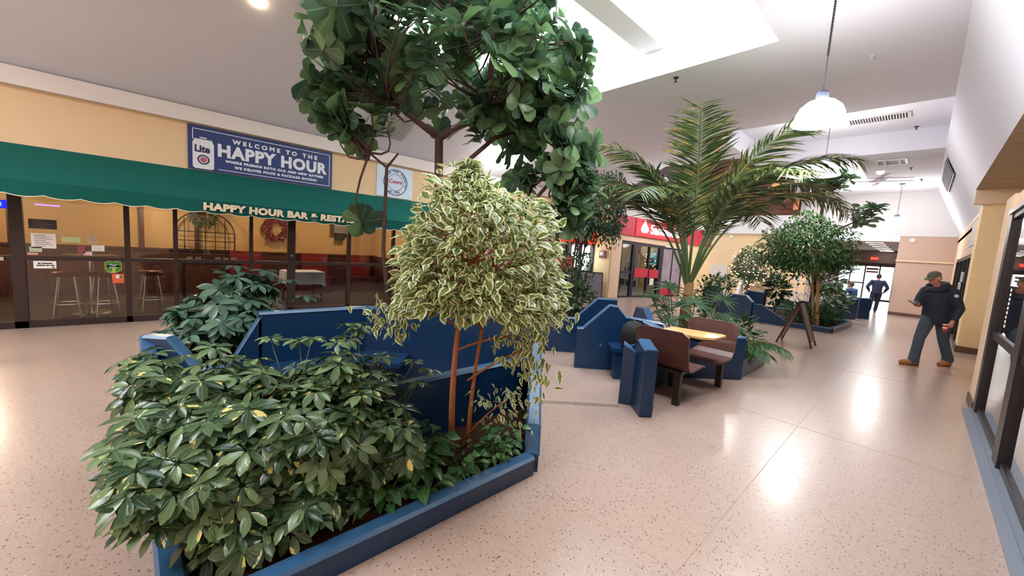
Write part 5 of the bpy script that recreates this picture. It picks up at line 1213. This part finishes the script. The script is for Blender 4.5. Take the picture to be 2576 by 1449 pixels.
# --- dark weeping ficus in front of the neighbour shop
t = thing('ficus_tree', 'dark weeping ficus standing between the fiddle-leaf fig and the bank sign', 'tree', (-5.9, 7.75, 0))
lv = ficus(t, (-5.9, 7.75, 0), 2.75, .86, 1.05, 3600, .10, L_DKF, BARK_D, [(-.1, 0, .03, 2.2), (.08, .05, .028, 2.3), (0, -.1, .025, 2.1), (.05, -.2, .02, 2.0)], seed=61, rows=4, low=-.6, droop=1.0, hollow=.4, twig=60, cen=(-5.72, 8.0, 2.72))
for k in range(500):
    a = rng.uniform(0, 2 * PI); r = .55 * rng.uniform(.3, 1); lv.add(A3(-5.9 + r * math.cos(a), 7.6 + r * math.sin(a), rng.uniform(.6, 1.7)), rng.normal(size=3) * .4 + A3(0, 0, -1), rv() + A3(0, 0, .4), .1, 'ovate', 4)
lv.build('foliage', L_DKF, t)
pz_ = thing('planter', 'low dark planter curb under the dark weeping ficus', 'planter', (-5.9, 7.7, 0)); curb(pz_, [(-5.2, 7.0), (-6.6, 7.0), (-6.6, 8.5), (-5.2, 8.5), (-5.2, 7.0)], .12); MB().bb(-6.55, -5.25, 7.05, 8.45, 0, .07).build('soil', SOIL, pz_)
bush('leafy_shrub', 'tall dark leafy shrub beside the chalkboard sign, under the weeping ficus', 'shrub', (-5.45, 7.3, .07), (-5.5, 7.35, .55), (.4, .4, .42), 260, .16, L_DKF, seed=62)
# --- umbrella shaped ficus (far planter)
t = thing('ficus_tree', 'green umbrella shaped ficus with leaning trunk, left of the walkway', 'tree', (-1.85, 13.3, .09))
lv = ficus(t, (-1.80, 13.3, .05), 2.2, 1.15, .98, 6500, .10, L_FIC, BARK_T, [(0, 0, .05, 1.9), (-.10, .1, .035, 1.9)], seed=71, rows=4, low=-.6, droop=.6, cen=(-2.36, 13.5, 2.18), hollow=.3, twig=50)
lv.build('foliage', L_FIC, t)
tb = MB()
# --- far fiddle leaf
rng = np.random.default_rng(81)
t = thing('fiddle_leaf_fig', 'far fiddle-leaf fig rising above the umbrella shaped ficus into the second skylight', 'tree', (-2.3, 15.2, .09))
MB().tube([(-2.3, 15.2, .04), (-2.25, 15.2, 1.8), (-2.4, 15.5, 3.2), (-2.45, 15.8, 4.1)], [.07, .06, .05, .03], 8).tube([(-2.28, 15.2, 2.3), (-1.9, 15.4, 2.9), (-1.6, 15.5, 3.1)], [.04, .03, .02], 7).build('trunk', BARK_D, t, smooth=True)
lv = Leaves(); br = MB()
cl_ = [A3(-2.5, 15.85, 4.35) + rv() * A3(.68, .6, .42) * rng.uniform(.3, 1) for k in range(46)] + [A3(-1.35, 15.6, 3.3) + rv() * A3(.35, .35, .3) for k in range(12)] + [A3(-1.7, 15.3, 1.6) + rv() * A3(.3, .3, .5) for k in range(12)] + [A3(-1.9, 15.2, .9) + rv() * A3(.4, .4, .4) for k in range(8)]
for p in cl_:
    f = A3(-2.45, 15.8, 4.1) if p[2] > 3.7 else (A3(-1.6, 15.5, 3.1) if p[2] > 2.5 else A3(-2.28, 15.2, 1.2))
    br.tube(curve(f, p, -.03, 3, .04), .012, 4); rosette(p, (0, 0, 1) + rng.normal(size=3) * .3, 7, .26, 'fiddle', rows=4)
lv.build('foliage', L_FID, t); br.build('branches', BARK_D, t)
# --- tree with string lights
t = thing('ficus_tree', 'small round ficus wrapped with warm fairy lights, before the tan far wall', 'tree', (-5.0, 18.4, 0))
lv = ficus(t, (-5.0, 18.4, 0), 1.55, .68, .8, 1300, .13, L_DKF, BARK_D, [(0, 0, .04, 1.2)], seed=91, rows=4, low=-.6, hollow=.5, twig=30)
lv.build('foliage', L_DKF, t)
sl = thing('string_lights', 'warm white fairy light string wound over the small round ficus', 'string lights', (-5.0, 18.4, 0))
BULB = emat('fairy_bulb', (255, 206, 140), 14)
wire = []; bulb_me = None; PL = Vector((-5.0, 18.4, 0))
for k in range(96):
    a = random.uniform(0, 6.28); ph = random.uniform(-.95, .95); cp = math.sqrt(max(0, 1 - ph * ph)); r = 1.04
    p = Vector((-5.0 + .76 * cp * math.cos(a), 18.4 + .76 * cp * math.sin(a), 1.55 + .82 * ph))
    if k > 84: p = Vector((-5.0 + .1 * math.cos(a), 18.4 + .1 * math.sin(a), .2 + .08 * (k - 84)))
    wire.append(tuple(p))
    if bulb_me is None:
        o = MB().lathe([(0, -.02), (.018, -.008), (.018, .01), (0, .022)], n=8).build('bulb', BULB, sl); bulb_me = o.data; o.location = p - PL
    else:
        o = bpy.data.objects.new('bulb', bulb_me); COL.objects.link(o); o.parent = sl; o.location = p - PL
wire.sort(key=lambda q: q[2]); MB().tube(wire, .003, 3, cap=False).build('wire', mat('green_wire', (40, 60, 40), .6), sl)
point('fairy_glow', (-5.0, 17.6, 2.0), 6, (1, .75, .45), .4)
bush('leafy_shrub', 'small loose shrub with lights behind the far trapezoid wall', 'shrub', (-4.9, 15.4, 0), (-4.95, 15.4, .85), (.45, .45, .42), 260, .14, L_DKF, seed=92)
bush('fern_bed', 'dense feathery fern bed covering the far planter curb under the umbrella ficus', 'fern', (-2.2, 13.7, .09), (-2.1, 13.9, .3), (.62, .85, .3), 900, .24, L_FRN, 'blade', seed=93, wsc=1.2, droop=-.5)
bush('fern_bed', 'dark fern mass at the right end of the far planter', 'fern', (-1.75, 14.6, .09), (-1.7, 14.55, .28), (.3, .5, .26), 400, .2, L_FRN, 'blade', seed=94, wsc=1.2, droop=-.5)
bush('leafy_shrub', 'dark leafy shrub under the far fiddle-leaf fig beside the lattice', 'shrub', (-3.3, 15.6, .09), (-3.35, 15.6, .9), (.4, .35, .6), 260, .18, L_DKF, 'fiddle', seed=95)
bush('leafy_shrub', 'broad leaved plant next to the seated people', 'plant', (-1.9, 16.2, .0), (-1.85, 16.2, .7), (.35, .35, .4), 160, .22, L_FID, 'fiddle', seed=96)

# ================================================================ PEOPLE
SKIN = mat('skin', (196, 140, 116), .55); SKINP = mat('skin_hand', (190, 122, 104), .55)
JKT = mat('navy_parka', (30, 36, 56), .75, noise=.15, nscale=20, bump=.4, bscale=25); JEAN = mat('blue_denim', (62, 76, 92), .85, noise=.3, nscale=9)
BOOT = mat('tan_boot', (168, 118, 72), .7); CAP = mat('grey_green_cap', (94, 96, 84), .85, noise=.1, nscale=60); SHIRT = mat('dark_shirt', (28, 32, 50), .8)
def fuse(b, name, m, parent, vox, smooth_it=4, mats=None):
    """merge the builder's closed tubes into one continuous skin"""
    me = bpy.data.meshes.new('tmp'); me.from_pydata(b.v, [], b.f); me.update()
    bm = bmesh.new(); bm.from_mesh(me); bmesh.ops.recalc_face_normals(bm, faces=bm.faces); bm.to_mesh(me); bm.free()
    o = bpy.data.objects.new('tmp', me); COL.objects.link(o)
    r = o.modifiers.new('r', 'REMESH'); r.mode = 'VOXEL'; r.voxel_size = vox; r.use_smooth_shade = True
    s = o.modifiers.new('s', 'SMOOTH'); s.iterations = smooth_it; s.factor = .5
    dg = bpy.context.evaluated_depsgraph_get(); me2 = bpy.data.meshes.new_from_object(o.evaluated_get(dg)); bpy.data.objects.remove(o)
    me2.name = name; me2.materials.clear(); me2.materials.append(m)
    o2 = bpy.data.objects.new(name, me2); COL.objects.link(o2)
    if parent is not None:
        o2.parent = parent
        if PLOC.get(parent.name): o2.location = -Vector(PLOC[parent.name])
    return o2
def ball(b, c, r, n=12, rot=None):
    rx, ry, rz = r if hasattr(r, '__len__') else (r, r, r)
    pts = []; k = 8
    vs = []; fs = []
    for i in range(k + 1):
        ph = -PI / 2 + PI * i / k
        for j in range(n):
            q = Vector((rx * math.cos(ph) * math.cos(2 * PI * j / n), ry * math.cos(ph) * math.sin(2 * PI * j / n), rz * math.sin(ph)))
            if rot: q = rot @ q
            vs.append(Vector(c) + q)
    for i in range(k):
        for j in range(n): fs.append((i * n + j, i * n + (j + 1) % n, (i + 1) * n + (j + 1) % n, (i + 1) * n + j))
    b.add(vs, fs); return b
def hand(b, wrist, dirv, palm_n, s=1.0, curl=.9):
    """palm and five fingers; dirv = wrist->knuckles, palm_n = direction the fingers curl to"""
    d = Vector(dirv).normalized(); n = (Vector(palm_n) - d * Vector(palm_n).dot(d)).normalized(); x = d.cross(n)
    w_ = Vector(wrist)
    b.tube([w_ - d * .02, w_ + d * .03, w_ + d * .085], [(.024 * s, .017 * s), (.034 * s, .016 * s), (.04 * s, .013 * s)], 10)
    for k, (off, L) in enumerate(((-.030, .070), (-.010, .082), (.011, .078), (.031, .062))):
        p = w_ + d * .08 * s + x * off * s; a = 0.15; pts = [p]
        for j in range(4):
            p = p + (d * math.cos(a) + n * math.sin(a)) * (L * s / 4); pts.append(p); a += curl * .75
        b.tube(pts, [.0088 * s, .0085 * s, .008 * s, .0075 * s, .006 * s], 7)
    p = w_ + d * .03 * s - x * .03 * s; pts = [p]; td = (d * .6 - x * .8 + n * .3).normalized()
    for j in range(3): p = p + td * .024 * s; pts.append(p); td = (td + n * .35 + x * .15 + d * .1).normalized()
    b.tube(pts, [.012 * s, .0105 * s, .0095 * s, .008 * s], 7)
def face(b, hc, f, s=1.0, tilt=0.0):
    """head around hc facing f (unit, ground); returns axes"""
    f = Vector(f).normalized(); up = Vector((0, 0, 1)); up = (up - f * up.dot(f)).normalized(); r = f.cross(up)
    R = Matrix((r, f, up)).transposed()
    ball(b, hc, (.076 * s, .096 * s, .112 * s), 14, R)
    ball(b, Vector(hc) + f * .035 * s - up * .062 * s, (.052 * s, .06 * s, .058 * s), 12, R)     # jaw
    ball(b, Vector(hc) + f * .1 * s - up * .012 * s, (.013 * s, .022 * s, .026 * s), 8, R)       # nose
    ball(b, Vector(hc) + f * .088 * s - up * .058 * s, (.026 * s, .012 * s, .009 * s), 8, R)     # mouth
    ball(b, Vector(hc) + f * .082 * s + up * .022 * s, (.05 * s, .014 * s, .011 * s), 8, R)      # brow
    for s_ in (-1, 1): ball(b, Vector(hc) + r * s_ * .078 * s - f * .005 * s - up * .01 * s, (.012 * s, .02 * s, .033 * s), 8, R)
    return R, r, f, up
def eyes(parent, hc, f, s=1.0):
    f = Vector(f).normalized(); up = Vector((0, 0, 1)); up = (up - f * up.dot(f)).normalized(); r = f.cross(up); b = MB()
    for s_ in (-1, 1): ball(b, Vector(hc) + r * s_ * .032 * s + f * .084 * s + up * .004 * s, (.012 * s, .008 * s, .008 * s), 8)
    b.build('eyes', mat('eye_dark', (40, 32, 30), .3), parent, smooth=True)

# walking man with cap, in the walkway
mn = thing('person', 'walking person in grey cap, navy parka, jeans and tan boots, holding a red cup', 'person', (.26, 10.45, 0))
f = Vector((-.62, -.78, 0)).normalized(); rr = f.cross(Vector((0, 0, 1)))   # rr: person's right (toward image left)
pel = Vector((.26, 10.5, .93)); che = Vector((.25, 10.46, 1.30)); nk = Vector((.215, 10.42, 1.47)); hc = Vector((.155, 10.35, 1.625))
shR = Vector((.08, 10.50, 1.39)); shL = Vector((.42, 10.42, 1.40))
elR = Vector((.00, 10.42, 1.13)); wrR = Vector((.02, 10.20, 1.12)); elL = Vector((.53, 10.42, 1.10)); wrL = Vector((.46, 10.30, .86))
hpR = Vector((.18, 10.48, .90)); hpL = Vector((.35, 10.56, .90)); knR = Vector((.10, 10.30, .50)); knL = Vector((.41, 10.66, .48)); anR = Vector((.075, 10.2, .10)); anL = Vector((.51, 10.82, .13))
toR = Vector((-.11, 10.08, .035)); toL = Vector((.42, 10.68, .035))
b = MB(); hf = (f + Vector((0, 0, -.42))).normalized()
face(b, hc, hf); b.tube([nk - Vector((0, 0, .1)), nk, hc - Vector((0, 0, .05))], [.065, .058, .052], 12)
b.tube([pel, (pel + che) / 2, che, nk - Vector((0, 0, .05))], [(.13, .10), (.12, .09), (.15, .1), (.07, .06)], 14)
for a, c_, e in ((shR, elR, wrR), (shL, elL, wrL)): b.tube([che + Vector((0, 0, .06)), a, (a + c_) / 2, c_, (c_ + e) / 2, e], [.06, .05, .045, .038, .034, .026], 10)
for a, c_, e, t_ in ((hpR, knR, anR, toR), (hpL, knL, anL, toL)): b.tube([pel, a, (a + c_) / 2, c_, (c_ + e) / 2, e], [.09, .085, .07, .055, .05, .038], 10); b.tube([e + Vector((0, 0, -.02)), (e + t_) / 2 + Vector((0, 0, -.02)), t_ + Vector((0, 0, .005))], [.036, .03, .022], 8)
hand(b, wrR, (-.55, -.6, .02), (0.3, -.2, .9), 1.0, .55); hand(b, wrL, (-.25, -.2, -.8), (-.8, -.5, 0), 1.05, 1.15)
fuse(b, 'body', SKIN, mn, .0065, 3)
eyes(mn, hc, hf)
b = MB()
b.tube([pel + Vector((0, 0, -.14)), pel + Vector((0, 0, .02)), (pel + che) / 2, che + Vector((0, 0, .02)), che + Vector((-.01, 0, .12)), nk + Vector((0, 0, -.015))], [(.185, .15), (.19, .155), (.19, .15), (.205, .145), (.16, .12), (.085, .08)], 18)
b.tube([shR + Vector((.05, 0, .0)), shR, (shR + elR) / 2 + Vector((-.01, 0, 0)), elR, (elR + wrR) / 2, wrR + (elR - wrR) * .12], [.08, .078, .07, .062, .056, .048], 14)
b.tube([shL + Vector((-.05, 0, .0)), shL, (shL + elL) / 2, elL, (elL + wrL) / 2, wrL + (elL - wrL) * .12], [.08, .08, .073, .065, .058, .049], 14)
# standing collar and hood
for k in range(11):
    a = -2.0 + 4.0 * k / 10; q = nk + (-f) * math.cos(a) * .095 + rr * math.sin(a) * .125 + Vector((0, 0, .0 + .04 * math.cos(a)))
    ball(b, q, (.045, .045, .068), 8)
ball(b, nk - f * .12 + Vector((0, 0, -.02)), (.16, .10, .085), 12)
b.tube([nk + f * .02 + Vector((0, 0, -.09)), nk + f * .03 + Vector((0, 0, -.01))], [(.14, .11), (.10, .09)], 14)
fuse(b, 'parka', JKT, mn, .013, 5)
b = MB(); ball(b, shL + Vector((.035, -.075, -.07)), (.03, .012, .03), 10); b.build('sleeve_badge', mat('badge_white', (210, 206, 200), .6), mn, smooth=True)
b = MB()
for h_, k_, a_ in ((hpR, knR, anR), (hpL, knL, anL)): b.tube([pel + Vector((0, 0, .04)), h_ + Vector((0, 0, -.02)), (h_ + k_) / 2, k_, (k_ + a_) / 2, a_ + Vector((0, 0, .02)), a_ + Vector((0, 0, -.045))], [.12, .112, .096, .078, .074, .078, .084], 14)
fuse(b, 'jeans', JEAN, mn, .011, 3)
for a_, t_ in ((anR, toR), (anL, toL)):
    b = MB(); d = (t_ - a_); d.z = 0; d.normalize(); q = Vector((a_.x, a_.y, 0))
    b.tube([q - d * .06 + Vector((0, 0, .045)), q + d * .04 + Vector((0, 0, .055)), q + d * .13 + Vector((0, 0, .048)), q + d * .20 + Vector((0, 0, .038))], [(.044, .048), (.052, .058), (.054, .048), (.038, .034)], 12)
    b.tube([q + Vector((0, 0, .03)), q + Vector((0, 0, .16))], [.058, .056], 12)
    o = fuse(b, 'boot', BOOT, mn, .009, 2)
    b = MB(); b.tube([q - d * .085 + Vector((0, 0, .012)), q + d * .06 + Vector((0, 0, .012)), q + d * .2 + Vector((0, 0, .012))], [(.042, .012), (.05, .012), (.036, .012)], 10); b.build('sole', mat('boot_sole', (70, 54, 44), .7), o)
# cap
up = (Vector((0, 0, 1)) - hf * hf.z).normalized(); rt = hf.cross(up); Rm = Matrix((rt, hf, up)).transposed()
b = MB(); vs = []; n = 18
for i in range(7):
    ph = PI / 2 * i / 6
    for j in range(n):
        q = Vector((.086 * math.cos(ph) * math.cos(2 * PI * j / n), .106 * math.cos(ph) * math.sin(2 * PI * j / n), .088 * math.sin(ph) + .0)); vs.append(hc + Rm @ (q + Vector((0, -.005, .032))))
b.add(vs, [(i * n + j, i * n + (j + 1) % n, (i + 1) * n + (j + 1) % n, (i + 1) * n + j) for i in range(6) for j in range(n)])
o = b.build('cap', CAP, mn, smooth=True)
b = MB(); pr = [hc + Rm @ Vector((.075 * math.cos(a), .07 + .095 * math.sin(a), .036 - .02 * math.sin(a) - .012 * abs(math.cos(a)))) for a in np.linspace(0, PI, 11)]
b.add(pr + [p - up * .006 for p in pr], [tuple(range(11)), tuple(range(11, 22))] + [(k, (k + 1) % 11, 11 + (k + 1) % 11, 11 + k) for k in range(11)]); b.build('brim', CAP, o)
b = MB()
for s_ in (-1, 1): ball(b, hc - hf * .04 + rt * s_ * .066 - up * .02, (.02, .035, .045), 8)
b.build('hair', mat('grey_hair', (150, 140, 130), .8), mn, smooth=True)
cu = thing('drink_cup', 'red drink cup held low in the walking person\'s left hand', 'cup', (.385, 10.2, .72))
MB().lathe([(0, 0), (.028, 0), (.036, .11), (0, .11)], (.385, 10.2, .70), 16).build('cup', mat('cup_red', (196, 48, 60), .4), cu, smooth=False)
MB().lathe([(0, .11), (.038, .11), (.036, .125), (0, .13)], (.385, 10.2, .70), 16).build('lid', PAPER, cu)
MB().lathe([(.0325, .045), (.035, .075)], (.385, 10.2, .701), 16).build('label_band', PAPER, cu)
ph_ = thing('phone', 'small phone held up in the walking person\'s right hand', 'phone', (-.05, 10.12, 1.14))
MB().box((-.055, 10.11, 1.155), (.075, .14, .01), .7, 0, .35).build('case', BLK, ph_); MB().box((-.055, 10.11, 1.162), (.066, .13, .004), .7, 0, .35).build('screen', mat('phone_screen', (150, 150, 160), .2), ph_)

def simple_person(label, base, H, f, jacket, trousers, hairc, pose='walk', skinc=SKIN):
    t = thing('person', label, 'person', base); o_ = Vector(base); f = Vector(f).normalized(); r = f.cross(Vector((0, 0, 1))); s = H / 1.75
    def P(x, y, z): return o_ + r * x * s + f * y * s + Vector((0, 0, z * s))
    b = MB(); c = MB(); d = MB(); sh = MB()
    if pose == 'walk':
        hc = P(0, .02, 1.62); nk = P(0, 0, 1.47); che = P(0, 0, 1.28); pel = P(0, 0, .93)
        arms = [(P(-.2, 0, 1.40), P(-.33, -.06, 1.14), P(-.25, .12, .97)), (P(.2, 0, 1.40), P(.33, -.04, 1.14), P(.26, .12, .97))]
        legs = [(P(-.1, 0, .9), P(-.13, -.02, .5), P(-.16, -.18, .1), P(-.17, -.04, .03)), (P(.1, 0, .9), P(.08, .12, .5), P(.05, .12, .09), P(.05, .26, .03))]
    else:
        hc = P(0, .06, 1.17); nk = P(0, .03, 1.03); che = P(0, 0, .84); pel = P(0, 0, .50)
        arms = [(P(-.2, 0, .96), P(-.26, .06, .70), P(-.12, .30, .70)), (P(.2, 0, .96), P(.26, .06, .70), P(.12, .30, .70))]
        legs = [(P(-.1, .02, .5), P(-.12, .44, .50), P(-.12, .42, .1), P(-.12, .56, .03)), (P(.1, .02, .5), P(.12, .44, .50), P(.12, .42, .1), P(.12, .56, .03))]
    face(b, hc, f, s); b.tube([nk - Vector((0, 0, .08)), nk, hc - Vector((0, 0, .05))], [.06 * s, .055 * s, .05 * s], 10)
    b.tube([pel, (pel + che) / 2, che, nk - Vector((0, 0, .04))], [(.13 * s, .1 * s), (.12 * s, .09 * s), (.15 * s, .1 * s), (.07 * s, .06 * s)], 12)
    for a, e, w_ in arms:
        b.tube([che + Vector((0, 0, .05)), a, e, w_], [.06 * s, .05 * s, .038 * s, .027 * s], 9); hand(b, w_, w_ - e, f + Vector((0, 0, -.5)), s, .6)
        c.tube([che + Vector((0, 0, .06)), a, (a + e) / 2, e, w_ + (e - w_) * .1], [.09 * s, .085 * s, .075 * s, .066 * s, .05 * s], 12)
    for h_, k_, a_, t_ in legs:
        b.tube([pel, h_, k_, a_], [.09 * s, .085 * s, .055 * s, .038 * s], 9); b.tube([a_, t_], [.034 * s, .025 * s], 8)
        d.tube([pel + Vector((0, 0, .03)), h_, (h_ + k_) / 2, k_, a_], [.11 * s, .105 * s, .088 * s, .07 * s, .062 * s], 12)
        dd = t_ - a_; dd.z = 0; dd.normalize(); q = Vector((a_.x, a_.y, base[2])); sh.tube([q - dd * .06 + Vector((0, 0, .04)), q + dd * .07 + Vector((0, 0, .04)), q + dd * .18 + Vector((0, 0, .03))], [.04 * s, .045 * s, .03 * s], 9)
    c.tube([pel - Vector((0, 0, .06)), pel + Vector((0, 0, .06)), (pel + che) / 2, che, che + Vector((0, 0, .12)), nk], [(.17 * s, .14 * s), (.17 * s, .14 * s), (.175 * s, .14 * s), (.19 * s, .14 * s), (.15 * s, .11 * s), (.075 * s, .07 * s)], 14)
    fuse(b, 'body', skinc, t, .009, 2); fuse(c, 'jacket', jacket, t, .016, 3); fuse(d, 'trousers', trousers, t, .014, 2); fuse(sh, 'shoes', BLK, t, .012, 1)
    hb = MB(); up = Vector((0, 0, 1)); R_ = Matrix((f.cross(up), f, up)).transposed(); ball(hb, hc - f * .018 + up * .022, (.083 * s, .097 * s, .108 * s), 14, R_); hb.build('hair', hairc, t, smooth=True)
    return t
DKJ = mat('dark_blue_jacket', (30, 40, 66), .8); DKT = mat('dark_trousers', (28, 34, 54), .85)
simple_person('distant person in dark blue coat walking toward the bright exit doors', (-1.19, 21.6, 0), 1.6, (-.1, 1, 0), DKJ, DKT, mat('dark_cap_hair', (40, 40, 46), .8))
simple_person('seated person in blue top with thinning hair, facing left on the far bench', (-1.72, 19.0, 0), 1.7, (-.9, .45, 0), mat('steel_blue_top', (54, 84, 128), .8), DKT, mat('brown_short_hair', (96, 74, 62), .8), 'sit')
simple_person('seated person with brown hair and grey clothes, facing right on the far bench', (-2.2, 19.75, 0), 1.6, (1, -.35, 0), mat('grey_top', (120, 112, 104), .8), mat('grey_trousers', (96, 92, 92), .8), mat('brown_hair', (104, 84, 72), .8), 'sit')
bt = thing('park_bench', 'pale bench under the two seated people far back', 'bench', (-1.9, 19.3, 0))
MB().prism([(-2.5, 19.6), (-2.2, 20.0), (-1.4, 19.1), (-1.75, 18.75)], .34, .39).build('seat', mat('grey_bench', (150, 146, 150), .6), bt)
for x, y in ((-2.25, 19.75), (-1.65, 19.05)): MB().bb(x - .04, x + .04, y - .04, y + .04, 0, .34).build('leg', BRZ, bt)
